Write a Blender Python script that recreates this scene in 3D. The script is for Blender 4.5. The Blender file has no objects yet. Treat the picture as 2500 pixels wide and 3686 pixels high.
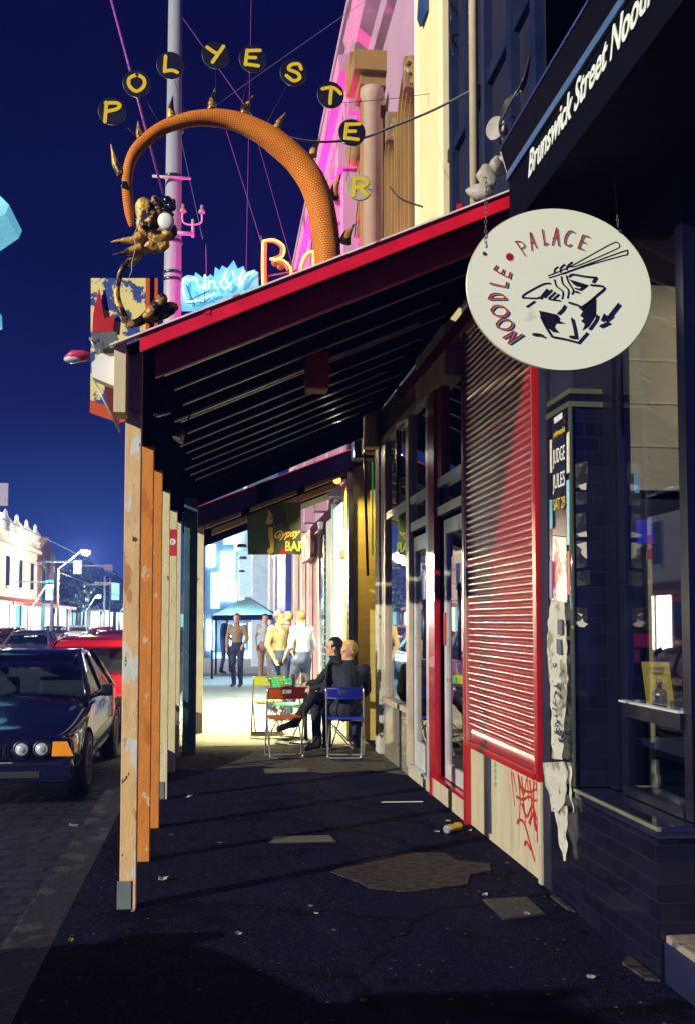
import bpy, bmesh, math, random
from mathutils import Vector, Matrix, noise
from mathutils.geometry import tessellate_polygon
random.seed(7)
sc = bpy.context.scene
col = sc.collection
# ---------------------------------------------------------------- camera
F = 3584.0; PITCH = math.radians(3.3); H = 1.55
YAW = math.atan((1250-785)/F*math.cos(PITCH)); VC = 2235-F*math.tan(PITCH)
cd = bpy.data.cameras.new('camera'); cam = bpy.data.objects.new('camera', cd); col.objects.link(cam)
cam.location = (0, 0, H); cam.rotation_euler = (math.radians(90)+PITCH, 0, -YAW)
cd.sensor_fit = 'VERTICAL'; cd.sensor_height = 36.0; cd.lens = 36.0*F/3686.0
cd.shift_y = (VC-1843)/3686; cd.clip_start = 0.05; cd.clip_end = 2000
sc.camera = cam
# ---------------------------------------------------------------- sky
world = bpy.data.worlds.new('World'); sc.world = world; world.use_nodes = True
wn = world.node_tree.nodes; wl = world.node_tree.links; wn.clear()
wo = wn.new('ShaderNodeOutputWorld'); wb = wn.new('ShaderNodeBackground'); wtc = wn.new('ShaderNodeTexCoord'); wsx = wn.new('ShaderNodeSeparateXYZ')
wr = wn.new('ShaderNodeValToRGB'); wr2 = wn.new('ShaderNodeValToRGB'); wadd = wn.new('ShaderNodeMix'); wadd.data_type = 'RGBA'; wadd.blend_type = 'ADD'
wl.new(wtc.outputs['Generated'], wsx.inputs[0]); wl.new(wsx.outputs['Z'], wr.inputs[0])
for i, (p, c) in enumerate([(0.0, (.010, .06, .24, 1)), (.07, (.006, .028, .16, 1)), (.2, (.0008, .002, .055, 1)), (.5, (.0002, .0002, .022, 1)), (.62, (.0004, .0004, .04, 1)), (.9, (.002, .002, .05, 1))]):
    e = wr.color_ramp.elements[i] if i < 2 else wr.color_ramp.elements.new(p)
    e.position = p; e.color = c
wmr = wn.new('ShaderNodeMapRange'); wmr.inputs['From Min'].default_value = -.25; wmr.inputs['From Max'].default_value = -1.0
wl.new(wsx.outputs['Y'], wmr.inputs['Value'])
for i, (p, c) in enumerate([(0.0, (0, 0, 0, 1)), (1.0, (.015, .015, .16, 1))]):
    e = wr2.color_ramp.elements[i]; e.position = p; e.color = c
wl.new(wmr.outputs[0], wr2.inputs[0])
wadd.inputs[0].default_value = 1.0
wl.new(wr.outputs[0], wadd.inputs[6]); wl.new(wr2.outputs[0], wadd.inputs[7])
wl.new(wadd.outputs[2], wb.inputs[0]); wb.inputs[1].default_value = 1.0
wl.new(wb.outputs[0], wo.inputs[0])
# ---------------------------------------------------------------- the hard, low light from the street side
sd = bpy.data.lights.new('sun', 'SUN'); sd.energy = 5.0; sd.angle = math.radians(.6); sd.color = (1.0, .93, .78)
sun = bpy.data.objects.new('sun', sd); col.objects.link(sun)
SUN = Vector((2.31, 1.42, -.93)).normalized()
sun.rotation_euler = SUN.to_track_quat('-Z', 'Y').to_euler()
vs = sc.view_settings; vs.view_transform = 'Standard'; vs.look = 'None'; vs.exposure = 0.2; vs.gamma = 1.0
sc.render.engine = 'CYCLES'
sc.cycles.sample_clamp_indirect = 4.0; sc.cycles.max_bounces = 6; sc.cycles.caustics_reflective = False; sc.cycles.caustics_refractive = False

# ---------------------------------------------------------------- pixel -> place helpers (measuring the photograph)
_s, _c, _sp, _cp = math.sin(YAW), math.cos(YAW), math.sin(PITCH), math.cos(PITCH)
_R = Vector((_c, -_s, 0)); _FW = Vector((_s*_cp, _c*_cp, _sp)); _U = Vector((-_s*_sp, -_c*_sp, _cp))
def ray(u, v): return _FW+_R*((u-1250)/F)+_U*((VC-v)/F)
def WY(u, v, Y): r = ray(u, v); t = Y/r.y; return Vector((r.x*t, Y, H+r.z*t))
def WX(u, v, X): r = ray(u, v); t = X/r.x; return Vector((X, r.y*t, H+r.z*t))
def WZ(u, v, Z=0): r = ray(u, v); t = (Z-H)/r.z; return Vector((r.x*t, r.y*t, Z))

# ---------------------------------------------------------------- materials
MC = {}
def mat(name, c, rough=.6, metal=0., var=.18, scale=6., bump=0., bscale=None, spec=.5, em=None, es=0., c2=None, thr=None, tscale=4., coat=0., stretch=None, speck=None, cracks=0, crough=.04):
    """procedural paint: noise-varied base colour, optional second colour in patches (c2 above threshold thr), bump, emission"""
    if name in MC: return MC[name]
    m = bpy.data.materials.new(name); m.use_nodes = True; MC[name] = m
    n = m.node_tree.nodes; l = m.node_tree.links; b = n['Principled BSDF']
    tc = n.new('ShaderNodeTexCoord'); mp = n.new('ShaderNodeMapping'); l.new(tc.outputs['Object'], mp.inputs[0])
    if stretch: mp.inputs['Scale'].default_value = stretch
    nz = n.new('ShaderNodeTexNoise'); nz.inputs['Scale'].default_value = scale; nz.inputs['Detail'].default_value = 6; l.new(mp.outputs[0], nz.inputs[0])
    mx = n.new('ShaderNodeMix'); mx.data_type = 'RGBA'; l.new(nz.outputs[0], mx.inputs[0])
    lo = [max(0, x*(1-var*1.6)) for x in c]+[1]; hi = [min(1, x*(1+var*1.6)) for x in c]+[1]
    mx.inputs[6].default_value = lo; mx.inputs[7].default_value = hi
    out = mx.outputs[2]
    if c2 is not None:
        layers = c2 if isinstance(c2[0], (tuple, list)) else [tuple(c2)]
        th = thr if isinstance(thr, (tuple, list)) else [thr]
        ts = tscale if isinstance(tscale, (tuple, list)) else [tscale]
        for i, cc in enumerate(layers):
            n2 = n.new('ShaderNodeTexNoise'); n2.noise_dimensions = '4D'; n2.inputs['W'].default_value = i*3.7+1; n2.inputs['Scale'].default_value = ts[i]; n2.inputs['Detail'].default_value = 8; n2.inputs['Roughness'].default_value = .6
            l.new(mp.outputs[0], n2.inputs['Vector'])
            r = n.new('ShaderNodeMapRange'); r.inputs['From Min'].default_value = th[i]; r.inputs['From Max'].default_value = th[i]+.03; l.new(n2.outputs[0], r.inputs['Value'])
            m2 = n.new('ShaderNodeMix'); m2.data_type = 'RGBA'; l.new(r.outputs[0], m2.inputs[0]); l.new(out, m2.inputs[6]); m2.inputs[7].default_value = list(cc)+[1]; out = m2.outputs[2]
    if cracks:
        nzz = n.new('ShaderNodeTexNoise'); nzz.inputs['Scale'].default_value = 3; l.new(mp.outputs[0], nzz.inputs[0]); va = n.new('ShaderNodeVectorMath'); va.operation = 'MULTIPLY_ADD'; l.new(nzz.outputs['Color'], va.inputs[0]); va.inputs[1].default_value = (.5, .5, 0); l.new(mp.outputs[0], va.inputs[2])
        vo = n.new('ShaderNodeTexVoronoi'); vo.feature = 'DISTANCE_TO_EDGE'; vo.inputs['Scale'].default_value = cracks; l.new(va.outputs[0], vo.inputs['Vector'])
        r = n.new('ShaderNodeMapRange'); r.inputs['From Min'].default_value = .012; r.inputs['From Max'].default_value = .004; l.new(vo.outputs['Distance'], r.inputs['Value'])
        m2 = n.new('ShaderNodeMix'); m2.data_type = 'RGBA'; l.new(r.outputs[0], m2.inputs[0]); l.new(out, m2.inputs[6]); m2.inputs[7].default_value = (.002, .002, .004, 1); out = m2.outputs[2]
    if speck:   # (cell scale, threshold, colour) round spots: gum, grit
        for (ss, tt, cc) in (speck if isinstance(speck, list) else [speck]):
            vo = n.new('ShaderNodeTexVoronoi'); vo.inputs['Scale'].default_value = ss; l.new(mp.outputs[0], vo.inputs['Vector'])
            r = n.new('ShaderNodeMapRange'); r.inputs['From Min'].default_value = tt; r.inputs['From Max'].default_value = tt*.8; l.new(vo.outputs['Distance'], r.inputs['Value'])
            m2 = n.new('ShaderNodeMix'); m2.data_type = 'RGBA'; l.new(r.outputs[0], m2.inputs[0]); l.new(out, m2.inputs[6]); m2.inputs[7].default_value = list(cc)+[1]; out = m2.outputs[2]
    l.new(out, b.inputs['Base Color'])
    b.inputs['Metallic'].default_value = metal
    b.inputs['Specular IOR Level'].default_value = spec; b.inputs['Coat Weight'].default_value = coat; b.inputs['Coat Roughness'].default_value = crough
    rr = n.new('ShaderNodeMapRange'); rr.inputs['To Min'].default_value = max(.02, rough*.75); rr.inputs['To Max'].default_value = min(1, rough*1.25); l.new(nz.outputs[0], rr.inputs['Value']); l.new(rr.outputs[0], b.inputs['Roughness'])
    if bump:
        n3 = n.new('ShaderNodeTexNoise'); n3.inputs['Scale'].default_value = bscale or scale*6; n3.inputs['Detail'].default_value = 5; l.new(mp.outputs[0], n3.inputs[0])
        bp = n.new('ShaderNodeBump'); bp.inputs['Strength'].default_value = min(1, bump); bp.inputs['Distance'].default_value = .01*max(1, bump); l.new(n3.outputs[0], bp.inputs['Height']); l.new(bp.outputs[0], b.inputs['Normal'])
    if em:
        b.inputs['Emission Color'].default_value = list(em)+[1]; b.inputs['Emission Strength'].default_value = es
    return m
def glass(name, fac=.45, tint=(.5, .55, .7), rough=.01):
    if name in MC: return MC[name]
    m = bpy.data.materials.new(name); m.use_nodes = True; MC[name] = m
    n = m.node_tree.nodes; l = m.node_tree.links; n.clear()
    o = n.new('ShaderNodeOutputMaterial'); mx = n.new('ShaderNodeMixShader'); t = n.new('ShaderNodeBsdfTransparent'); g = n.new('ShaderNodeBsdfGlossy')
    t.inputs[0].default_value = list(tint)+[1]; g.inputs[0].default_value = (1, 1, 1, 1); g.inputs['Roughness'].default_value = rough
    fr = n.new('ShaderNodeLayerWeight'); fr.inputs[0].default_value = .5; pw = n.new('ShaderNodeMath'); pw.operation = 'POWER'; pw.inputs[1].default_value = 2.5; l.new(fr.outputs['Facing'], pw.inputs[0])
    ma = n.new('ShaderNodeMath'); ma.operation = 'MULTIPLY_ADD'; ma.inputs[1].default_value = fac*1.3; ma.inputs[2].default_value = fac*.12; ma.use_clamp = True; l.new(pw.outputs[0], ma.inputs[0]); l.new(ma.outputs[0], mx.inputs[0])
    l.new(t.outputs[0], mx.inputs[1]); l.new(g.outputs[0], mx.inputs[2]); l.new(mx.outputs[0], o.inputs[0])
    return m
def tiles(name, c, mortar, w, h, axis, rough=.12, c2=None, bump=.4, coat=.25, offset=.5, msize=.006):
    """glazed brick tiles; axis picks the wall's horizontal direction (X or Y) or the ground (G)"""
    if name in MC: return MC[name]
    m = bpy.data.materials.new(name); m.use_nodes = True; MC[name] = m
    n = m.node_tree.nodes; l = m.node_tree.links; b = n['Principled BSDF']
    g = n.new('ShaderNodeNewGeometry'); s = n.new('ShaderNodeSeparateXYZ'); cb = n.new('ShaderNodeCombineXYZ')
    l.new(g.outputs['Position'], s.inputs[0])
    l.new(s.outputs['X' if axis in 'XG' else 'Y'], cb.inputs[0]); l.new(s.outputs['Y' if axis == 'G' else 'Z'], cb.inputs[1])
    br = n.new('ShaderNodeTexBrick'); l.new(cb.outputs[0], br.inputs['Vector']); br.inputs['Scale'].default_value = 1
    br.inputs['Brick Width'].default_value = w; br.inputs['Row Height'].default_value = h; br.inputs['Mortar Size'].default_value = msize; br.offset = offset
    br.inputs['Color1'].default_value = list(c)+[1]; br.inputs['Color2'].default_value = list(c2 or [x*1.5 for x in c])+[1]; br.inputs['Mortar'].default_value = list(mortar)+[1]
    l.new(br.outputs[0], b.inputs['Base Color']); b.inputs['Roughness'].default_value = rough; b.inputs['Coat Weight'].default_value = coat; b.inputs['Coat Roughness'].default_value = .05
    nz = n.new('ShaderNodeTexNoise'); nz.inputs['Scale'].default_value = 9 if axis != 'G' else 6; l.new(g.outputs['Position'], nz.inputs[0])
    ad = n.new('ShaderNodeMath'); ad.operation = 'MULTIPLY_ADD'; l.new(br.outputs['Fac'], ad.inputs[0]); ad.inputs[1].default_value = -1; l.new(nz.outputs[0], ad.inputs[2])
    bp = n.new('ShaderNodeBump'); bp.inputs['Strength'].default_value = bump; bp.inputs['Distance'].default_value = .004 if axis != 'G' else .03; l.new(ad.outputs[0], bp.inputs['Height']); l.new(bp.outputs[0], b.inputs['Normal'])
    return m
def emit(name, c, s): return mat(name, (.02, .02, .02), em=c, es=s)

# ---------------------------------------------------------------- objects
def tag(o, label=None, cat=None, group=None, kind=None):
    if label: o['label'] = label
    if cat: o['category'] = cat
    if group: o['group'] = group
    if kind: o['kind'] = kind
    return o
def thing(name, label, cat, loc=(0, 0, 0), group=None):
    o = bpy.data.objects.new(name, None); col.objects.link(o); o.location = loc; o.empty_display_size = .2
    return tag(o, label, cat, group)
class MB:
    """collects shapes in world coordinates; build() links them as one mesh object"""
    def __init__(s): s.bm = bmesh.new(); s.k = 0
    def box(s, a, b, mi=0, rot=0, bev=0):
        a = Vector(a); b = Vector(b); lo = Vector([min(a[i], b[i]) for i in range(3)]); hi = Vector([max(a[i], b[i]) for i in range(3)])
        v = [s.bm.verts.new((x, y, z)) for z in (lo.z, hi.z) for y in (lo.y, hi.y) for x in (lo.x, hi.x)]
        fs = [s.bm.faces.new([v[i] for i in q]) for q in ((0, 2, 3, 1), (4, 5, 7, 6), (0, 1, 5, 4), (1, 3, 7, 5), (3, 2, 6, 7), (2, 0, 4, 6))]
        for f in fs: f.material_index = mi
        if bev: bmesh.ops.bevel(s.bm, geom=list({e for f in fs for e in f.edges}), offset=bev, segments=2, affect='EDGES', profile=.7)
        return s
    def prism(s, pts, d, mi=0):
        """planar polygon (3-D points) extruded along d"""
        pts = [Vector(p) for p in pts]; d = Vector(d)
        a = [s.bm.verts.new(p) for p in pts]; b = [s.bm.verts.new(p+d) for p in pts]
        n = len(pts)
        tri = tessellate_polygon([pts])
        nrm = Vector((0, 0, 0))
        for i in range(n): nrm += pts[i].cross(pts[(i+1) % n])
        flip = nrm.dot(d) > 0
        for t in tri:
            for vv in ((a, not flip), (b, flip)):
                try:
                    q = [vv[0][i] for i in t]
                    f = s.bm.faces.new(q); f.normal_update()
                    want = -d if vv[0] is a else d
                    if f.normal.dot(want) < 0: f.normal_flip()
                    f.material_index = mi
                except ValueError: pass
        for i in range(n):
            j = (i+1) % n
            try:
                q = [a[i], a[j], b[j], b[i]]
                if flip: q.reverse()
                f = s.bm.faces.new(q[::-1] if not flip else q[::-1]); f.material_index = mi
            except ValueError: pass
        return s
    def quad(s, pts, mi=0):
        f = s.bm.faces.new([s.bm.verts.new(p) for p in pts]); f.material_index = mi; return s
    def tube(s, pts, r, seg=10, mi=0, cap=True, smooth=True, flat=1.0):
        pts = [Vector(p) for p in pts]; n = len(pts)
        rs = r if isinstance(r, (list, tuple)) else [r]*n
        rings = []; up = None
        for i, p in enumerate(pts):
            t = (pts[min(i+1, n-1)]-pts[max(i-1, 0)]).normalized()
            if up is None: up = t.orthogonal().normalized()
            up = (up-t*up.dot(t)); up = up.normalized() if up.length > 1e-6 else t.orthogonal().normalized()
            w = t.cross(up)
            rings.append([s.bm.verts.new(p+(up*math.cos(2*math.pi*k/seg)+w*math.sin(2*math.pi*k/seg)*flat)*rs[i]) for k in range(seg)])
        for i in range(n-1):
            for k in range(seg):
                f = s.bm.faces.new([rings[i][k], rings[i][(k+1) % seg], rings[i+1][(k+1) % seg], rings[i+1][k]]); f.material_index = mi; f.smooth = smooth
        if cap:
            for q in (rings[0][::-1], rings[-1]):
                f = s.bm.faces.new(q); f.material_index = mi
        return s
    def ball(s, c, r, mi=0, seg=12):
        c = Vector(c); r = Vector(r if isinstance(r, (list, tuple)) else (r, r, r))
        m = Matrix.Translation(c) @ Matrix.Diagonal((r.x, r.y, r.z, 1))
        g = bmesh.ops.create_uvsphere(s.bm, u_segments=seg, v_segments=max(6, seg*2//3), radius=1, matrix=m)
        for v in g['verts']:
            for f in v.link_faces: f.smooth = True; f.material_index = mi
        return s
    def lathe(s, prof, c, axis=Vector((0, 0, 1)), seg=20, mi=0):
        axis = Vector(axis).normalized(); a = axis.orthogonal().normalized(); b = axis.cross(a); c = Vector(c)
        rings = [[s.bm.verts.new(c+axis*h+(a*math.cos(2*math.pi*k/seg)+b*math.sin(2*math.pi*k/seg))*max(r, 1e-4)) for k in range(seg)] for r, h in prof]
        for i in range(len(prof)-1):
            for k in range(seg):
                f = s.bm.faces.new([rings[i][k], rings[i][(k+1) % seg], rings[i+1][(k+1) % seg], rings[i+1][k]]); f.smooth = True; f.material_index = mi
        s.bm.faces.new(rings[0][::-1]).material_index = mi; s.bm.faces.new(rings[-1]).material_index = mi
        return s
    def loft(s, rings, mi=0, smooth=True, caps=True):
        R = [[s.bm.verts.new(p) for p in r] for r in rings]; n = len(R[0])
        for i in range(len(R)-1):
            for k in range(n):
                f = s.bm.faces.new([R[i][k], R[i][(k+1) % n], R[i+1][(k+1) % n], R[i+1][k]]); f.smooth = smooth; f.material_index = mi
        if caps:
            s.bm.faces.new(R[0][::-1]).material_index = mi; s.bm.faces.new(R[-1]).material_index = mi
        return s
    def ribbon(s, pts, w, d, mi=0, n=None, smooth=True, closed=False):
        """brush stroke: flat ribbon on a plane (3-D pts), width w (or list), raised by vector d; every stroke sits a hair prouder than the last"""
        s.k += 1
        pts = [Vector(p) for p in pts]
        if smooth and len(pts) > 2: pts = crom(pts, 5, closed)
        N = len(pts); d = Vector(d); nn = d.normalized(); d = d+nn*(.00025*s.k)
        ws = w if isinstance(w, (list, tuple)) else [w]*N
        if len(ws) != N: ws = [ws[0]+(ws[-1]-ws[0])*i/(N-1) if len(ws) == 2 else ws[min(len(ws)-1, int(i/(N-1)*(len(ws)-1)+.5))] for i in range(N)]
        L = []; Rr = []
        for i, p in enumerate(pts):
            t = (pts[min(i+1, N-1)]-pts[max(i-1, 0)])
            if t.length < 1e-9: t = Vector((1, 0, 0))
            side = t.normalized().cross(nn)*ws[i]/2
            L.append(p+side); Rr.append(p-side)
        out = L[:]
        tt = (pts[-1]-pts[-2]).normalized(); sd_ = tt.cross(nn)
        for k in range(1, 5): a = math.pi*k/5; out.append(pts[-1]+(sd_*math.cos(a)+tt*math.sin(a))*ws[-1]/2)
        out += Rr[::-1]
        tt = (pts[0]-pts[1]).normalized(); sd_ = tt.cross(nn)
        for k in range(1, 5): a = math.pi*k/5; out.append(pts[0]+(sd_*math.cos(a)+tt*math.sin(a))*ws[0]/2)
        # top as strip quads (no long thin ngons), then walls
        def f_(q):
            try:
                f = s.bm.faces.new([s.bm.verts.new(x) for x in q]); f.normal_update()
                if f.normal.dot(nn) < 0: f.normal_flip()
                f.material_index = mi
            except ValueError: pass
        for i in range(N-1): f_([L[i]+d, L[i+1]+d, Rr[i+1]+d, Rr[i]+d])
        f_([q+d for q in out[N-1:N+5]]+[Rr[-1]+d][:0]); f_([q+d for q in out[2*N+3:]]+[out[0]+d])
        M = len(out)
        for i in range(M):
            a_, b_ = out[i], out[(i+1) % M]
            f = s.bm.faces.new([s.bm.verts.new(x) for x in (a_, b_, b_+d, a_+d)]); f.material_index = mi
        return s
    def build(s, name, m, parent=None, label=None, origin=None, recalc=True, weld=False):
        me = bpy.data.meshes.new(name)
        if weld: bmesh.ops.remove_doubles(s.bm, verts=s.bm.verts, dist=1e-5)
        if recalc: bmesh.ops.recalc_face_normals(s.bm, faces=s.bm.faces)
        if origin is None:
            if parent is not None:
                origin = world_loc(parent)
            else:
                xs = [v.co for v in s.bm.verts]
                origin = Vector(((min(p.x for p in xs)+max(p.x for p in xs))/2, (min(p.y for p in xs)+max(p.y for p in xs))/2, min(p.z for p in xs)))
        bmesh.ops.translate(s.bm, verts=s.bm.verts, vec=-Vector(origin))
        s.bm.to_mesh(me); s.bm.free()
        for x in (m if isinstance(m, (list, tuple)) else [m]): me.materials.append(x)
        o = bpy.data.objects.new(name, me); col.objects.link(o)
        if parent is not None: o.parent = parent; o.location = Vector(origin)-world_loc(parent)
        else: o.location = origin
        if label: o['label'] = label
        return o
def world_loc(o):
    p = Vector(o.location)
    while o.parent is not None: o = o.parent; p = p+Vector(o.location)
    return p
def crom(p, k=5, closed=False):
    p = [Vector(q) for q in p]; out = []; n = len(p)
    for i in range(n-1 if not closed else n):
        if closed: a, b, c, d = p[i-1], p[i], p[(i+1) % n], p[(i+2) % n]
        else: a, b, c, d = p[max(i-1, 0)], p[i], p[i+1], p[min(i+2, n-1)]
        for j in range(k):
            t = j/k
            out.append(.5*((2*b)+(c-a)*t+(2*a-5*b+4*c-d)*t*t+(3*b-a-3*c+d)*t**3))
    if not closed: out.append(p[-1])
    else: out.append(p[0])
    return out
def lerpr(r, n):
    m = len(r)
    return [r[int(i*(m-1)/(n-1))]*(1-(i*(m-1)/(n-1)) % 1)+r[min(m-1, int(i*(m-1)/(n-1))+1)]*((i*(m-1)/(n-1)) % 1) for i in range(n)]
def box(name, a, b, m, parent=None, label=None, bev=0): return MB().box(a, b, bev=bev).build(name, m, parent, label)
def struct(o): o['kind'] = 'structure'; return o
def copytree(o, parent=None):
    c = o.copy(); col.objects.link(c); c.parent = parent
    for ch in list(o.children): copytree(ch, c)
    return c
def text(name, s, O, r, up, size, m, parent=None, shear=0., sx=1., depth=.002, bold=0., label=None):
    cu = bpy.data.curves.new('t', 'FONT'); cu.body = s; cu.size = size; cu.shear = shear; cu.extrude = depth; cu.offset = bold; cu.resolution_u = 3
    ob = bpy.data.objects.new('t', cu); col.objects.link(ob)
    dg = bpy.context.evaluated_depsgraph_get(); me = bpy.data.meshes.new_from_object(ob.evaluated_get(dg))
    bpy.data.objects.remove(ob); bpy.data.curves.remove(cu)
    r = Vector(r).normalized(); up = Vector(up).normalized(); n = r.cross(up); O = Vector(O)
    org = world_loc(parent) if parent is not None else O
    for v in me.vertices: v.co = O+r*v.co.x*sx+up*v.co.y+n*v.co.z-org
    me.materials.clear(); me.materials.append(m)
    o = bpy.data.objects.new(name, me); col.objects.link(o)
    if parent is not None: o.parent = parent
    else: o.location = org
    if label: o['label'] = label
    return o
def light(name, kind, loc, energy, color, parent=None, size=.1, aim=None, spot=None, blend=.5):
    d = bpy.data.lights.new(name, kind); d.energy = energy; d.color = color
    if kind == 'AREA': d.shape = 'SQUARE'; d.size = size
    else: d.shadow_soft_size = size
    if spot: d.spot_size = math.radians(spot); d.spot_blend = blend
    o = bpy.data.objects.new(name, d); col.objects.link(o)
    if parent is not None: o.parent = parent; o.location = Vector(loc)-world_loc(parent)
    else: o.location = loc
    if aim is not None: o.rotation_euler = (Vector(aim)-Vector(loc)).to_track_quat('-Z', 'Y').to_euler()
    return o
X3 = Vector((1, 0, 0)); Y3 = Vector((0, 1, 0)); Z3 = Vector((0, 0, 1))
# ================================================================ GROUND
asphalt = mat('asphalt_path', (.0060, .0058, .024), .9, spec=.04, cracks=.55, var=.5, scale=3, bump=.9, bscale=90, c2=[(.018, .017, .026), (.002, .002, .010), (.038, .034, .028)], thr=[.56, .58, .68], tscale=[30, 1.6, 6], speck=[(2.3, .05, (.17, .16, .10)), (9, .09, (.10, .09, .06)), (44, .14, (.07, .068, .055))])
roadm = mat('road_asphalt', (.03, .03, .034), .5, var=.3, scale=2, bump=.8, bscale=60)
stone = tiles('bluestone_pitchers', (.012, .013, .026), (.006, .006, .014), .38, .19, 'G', rough=.5, bump=1.0, coat=.0, msize=.025, c2=(.022, .024, .04))
kerbm = mat('kerb_stone', (.014, .014, .020), .55, var=.3, scale=5, bump=.8, c2=(.05, .05, .05), thr=.55)
struct(MB().box((-60, -12, -.65), (60, 320, -.154)).build('road', roadm))
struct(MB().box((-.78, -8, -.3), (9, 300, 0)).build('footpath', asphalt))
struct(MB().box((-.775, 12.55, .0), (1.895, 120, .004)).build('lit_path_sheet', mat('lit_path_paint', (.24, .24, .21), .8, var=.25, scale=1.5, bump=.5, bscale=40, c2=(.12, .12, .11), thr=.6, tscale=2)))  # pale sheet paints the lamplight on the far path
struct(MB().prism([(-.775, 12.545, 0), (-.775, 10.9, 0), (-.2, 10.55, 0), (.5, 10.8, 0), (1.1, 10.2, 0), (1.6, 10.35, 0), (1.895, 9.97, 0), (1.895, 12.545, 0)], (0, 0, .0035)).build('light_fade_sheet', mat('light_fade_paint', (.085, .078, .055), .85, spec=.1, var=.35, scale=2, bump=.8, bscale=60, c2=[(.02, .02, .022), (.035, .033, .03), (.16, .15, .1)], thr=[.56, .55, .67], tscale=[1.8, 9, 16])))  # mid-tone sheet paints the lamplight fading out toward the camera
struct(MB().box((-1.02, -8, -.3), (-.784, 300, -.012), bev=.015).build('kerb', kerbm))
struct(MB().box((-2.2, -8, -.3), (-1.024, 300, -.148)).build('gutter', stone))
# worn concrete patch, set 4 mm into the path
pp = [WZ(*q) for q in ((1190, 3140), (1300, 3098), (1480, 3070), (1600, 3072), (1640, 3098), (1760, 3110), (1765, 3135), (1690, 3150), (1680, 3185), (1560, 3200), (1480, 3212), (1330, 3200), (1290, 3178))]
worn = mat('worn_patch', (.060, .050, .042), .85, var=.4, scale=9, spec=.1, bump=1, bscale=50, c2=[(.018, .016, .02), (.16, .14, .11)], thr=[.50, .63], tscale=[14, 30], stretch=(1, 3.5, 1))
struct(MB().prism([p+Vector((0, 0, .001)) for p in pp], (0, 0, .004)).build('path_patch', worn))
# service pit lids
lidm = mat('pit_lid_iron', (.13, .12, .10), .5, metal=.3, var=.3, bump=.8, bscale=70)
lidc = mat('pit_lid_concrete', (.035, .033, .032), .8, var=.35, bump=1, bscale=60)
def lid(px, label, m, g='pit lids in the footpath'):
    p = [WZ(*q) for q in px]; c = sum(p, Vector())/4
    r = thing('pit_lid', label, 'pit lid', c, g)
    MB().prism([c+(q-c)*.93+Vector((0, 0, .002)) for q in p], (0, 0, .008)).build('cover_plate', m, r)
    fr = MB()
    for i in range(4):
        a, b = p[i], p[(i+1) % 4]; fr.prism([a, b, c+(b-c)*.94, c+(a-c)*.94], (0, 0, .006))
    fr.build('lid_frame', kerbm, r)
    return r
lid([(968, 3038), (1212, 3032), (1190, 3010), (984, 3014)], 'metal pit lid alone in the middle of the dark footpath', lidm)
lid([(955, 2786), (1120, 2780), (1105, 2766), (945, 2770)], 'pale pit lid with raised ends, in front of the orange chair', lidm)
lid([(870, 2757), (1022, 2746), (1012, 2738), (872, 2748)], 'faint pit lid, the farthest along the path', lidc)
lid([(1735, 3240), (1810, 3315), (1965, 3295), (1895, 3232)], 'dark rounded pit lid near the cream wall corner', lidc)

# ================================================================ CORRUGATED RED SHUTTER SHOP
XW = 1.90
redp = mat('red_gloss_paint', (.36, .005, .012), .3, var=.15, scale=3, coat=.4)
redd = mat('shutter_red', (.30, .004, .022), .35, crough=.27, var=.12, scale=4, metal=.0, bump=0, bscale=14, coat=1., stretch=(1, .35, 1))
creamw = mat('cream_render', (.40, .36, .25), .75, var=.2, scale=3, bump=.5, bscale=30, c2=[(.33, .28, .2), (.22, .19, .14)], thr=[.58, .68], tscale=[3, 7], stretch=(1, 3, .5))
darkp = mat('navy_black_paint', (.008, .008, .03), .35, var=.3)
navyw = mat('navy_wall', (.006, .007, .028), .6, var=.4, scale=2, bump=.5, bscale=20)
alu = mat('aluminium_frame', (.60, .63, .66), .35, metal=.35, var=.2, scale=5, c2=(.25, .24, .22), thr=.62, tscale=9)
alub = mat('worn_bronze_frame', (.52, .43, .32), .5, metal=.3, var=.25, scale=6)
gl = glass('shop_glass', .75, (.35, .4, .55))
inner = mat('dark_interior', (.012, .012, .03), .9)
shop = thing('red_shop', 'red fronted shop with ribbed roller shutter above a cream stall wall', 'shop', (XW+2, 7.5, 0))
# walls around openings
MB().box((XW+.02, 5.74, 0), (XW+.35, 7.56, .60)).build('stall_wall', creamw, shop, 'cream rendered wall with red scrawl and a painted-on post shadow')
w = MB(); w.box((XW, 5.60, 0), (XW+.35, 5.737, 4.6)); w.box((XW+.1, 5.74, 3.86), (XW+.35, 8.82, 4.6)); w.box((XW+.35, 5.6, 4.6), (XW+3, 8.0, 4.65)); w.box((XW+.36, 5.6, 0), (XW+.4, 8.82, 4.59))
w.build('shop_wall', navyw, shop)
MB().box((XW-.012, 5.745, .002), (XW+.018, 5.80, .6)).build('wall_edge', creamw, shop)
# shutter curtain: profiled slats
sh = MB(); y0, y1 = 5.83, 7.47; pz = .048; prof = [(0.0, .013), (.08, .004), (.22, -.006), (.42, -.012), (.62, -.012), (.80, -.006), (.92, .004), (.97, .014)]
rings = []
zz = .70
pts = [(XW+.0, .645), (XW-.004, .66), (XW-.004, .735), (XW+.008, .742)]
zz = .745
while zz < 3.80:
    for a, b in prof: pts.append((XW-.0+b, zz+a*pz))
    zz += pz
NY = 14
for k in range(NY+1):
    y = y0+(y1-y0)*k/NY
    rings.append([sh.bm.verts.new((x+.0010*noise.noise(Vector((y*1.7, z*9, 0)))+.006*noise.noise(Vector((y*.8, z*.9, 5))), y, z)) for x, z in pts])
for k in range(NY):
    for i in range(len(pts)-1):
        f = sh.bm.faces.new([rings[k][i], rings[k+1][i], rings[k+1][i+1], rings[k][i+1]]); f.smooth = True
cur = sh.build('roller_shutter', redd, shop, recalc=False)
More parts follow.
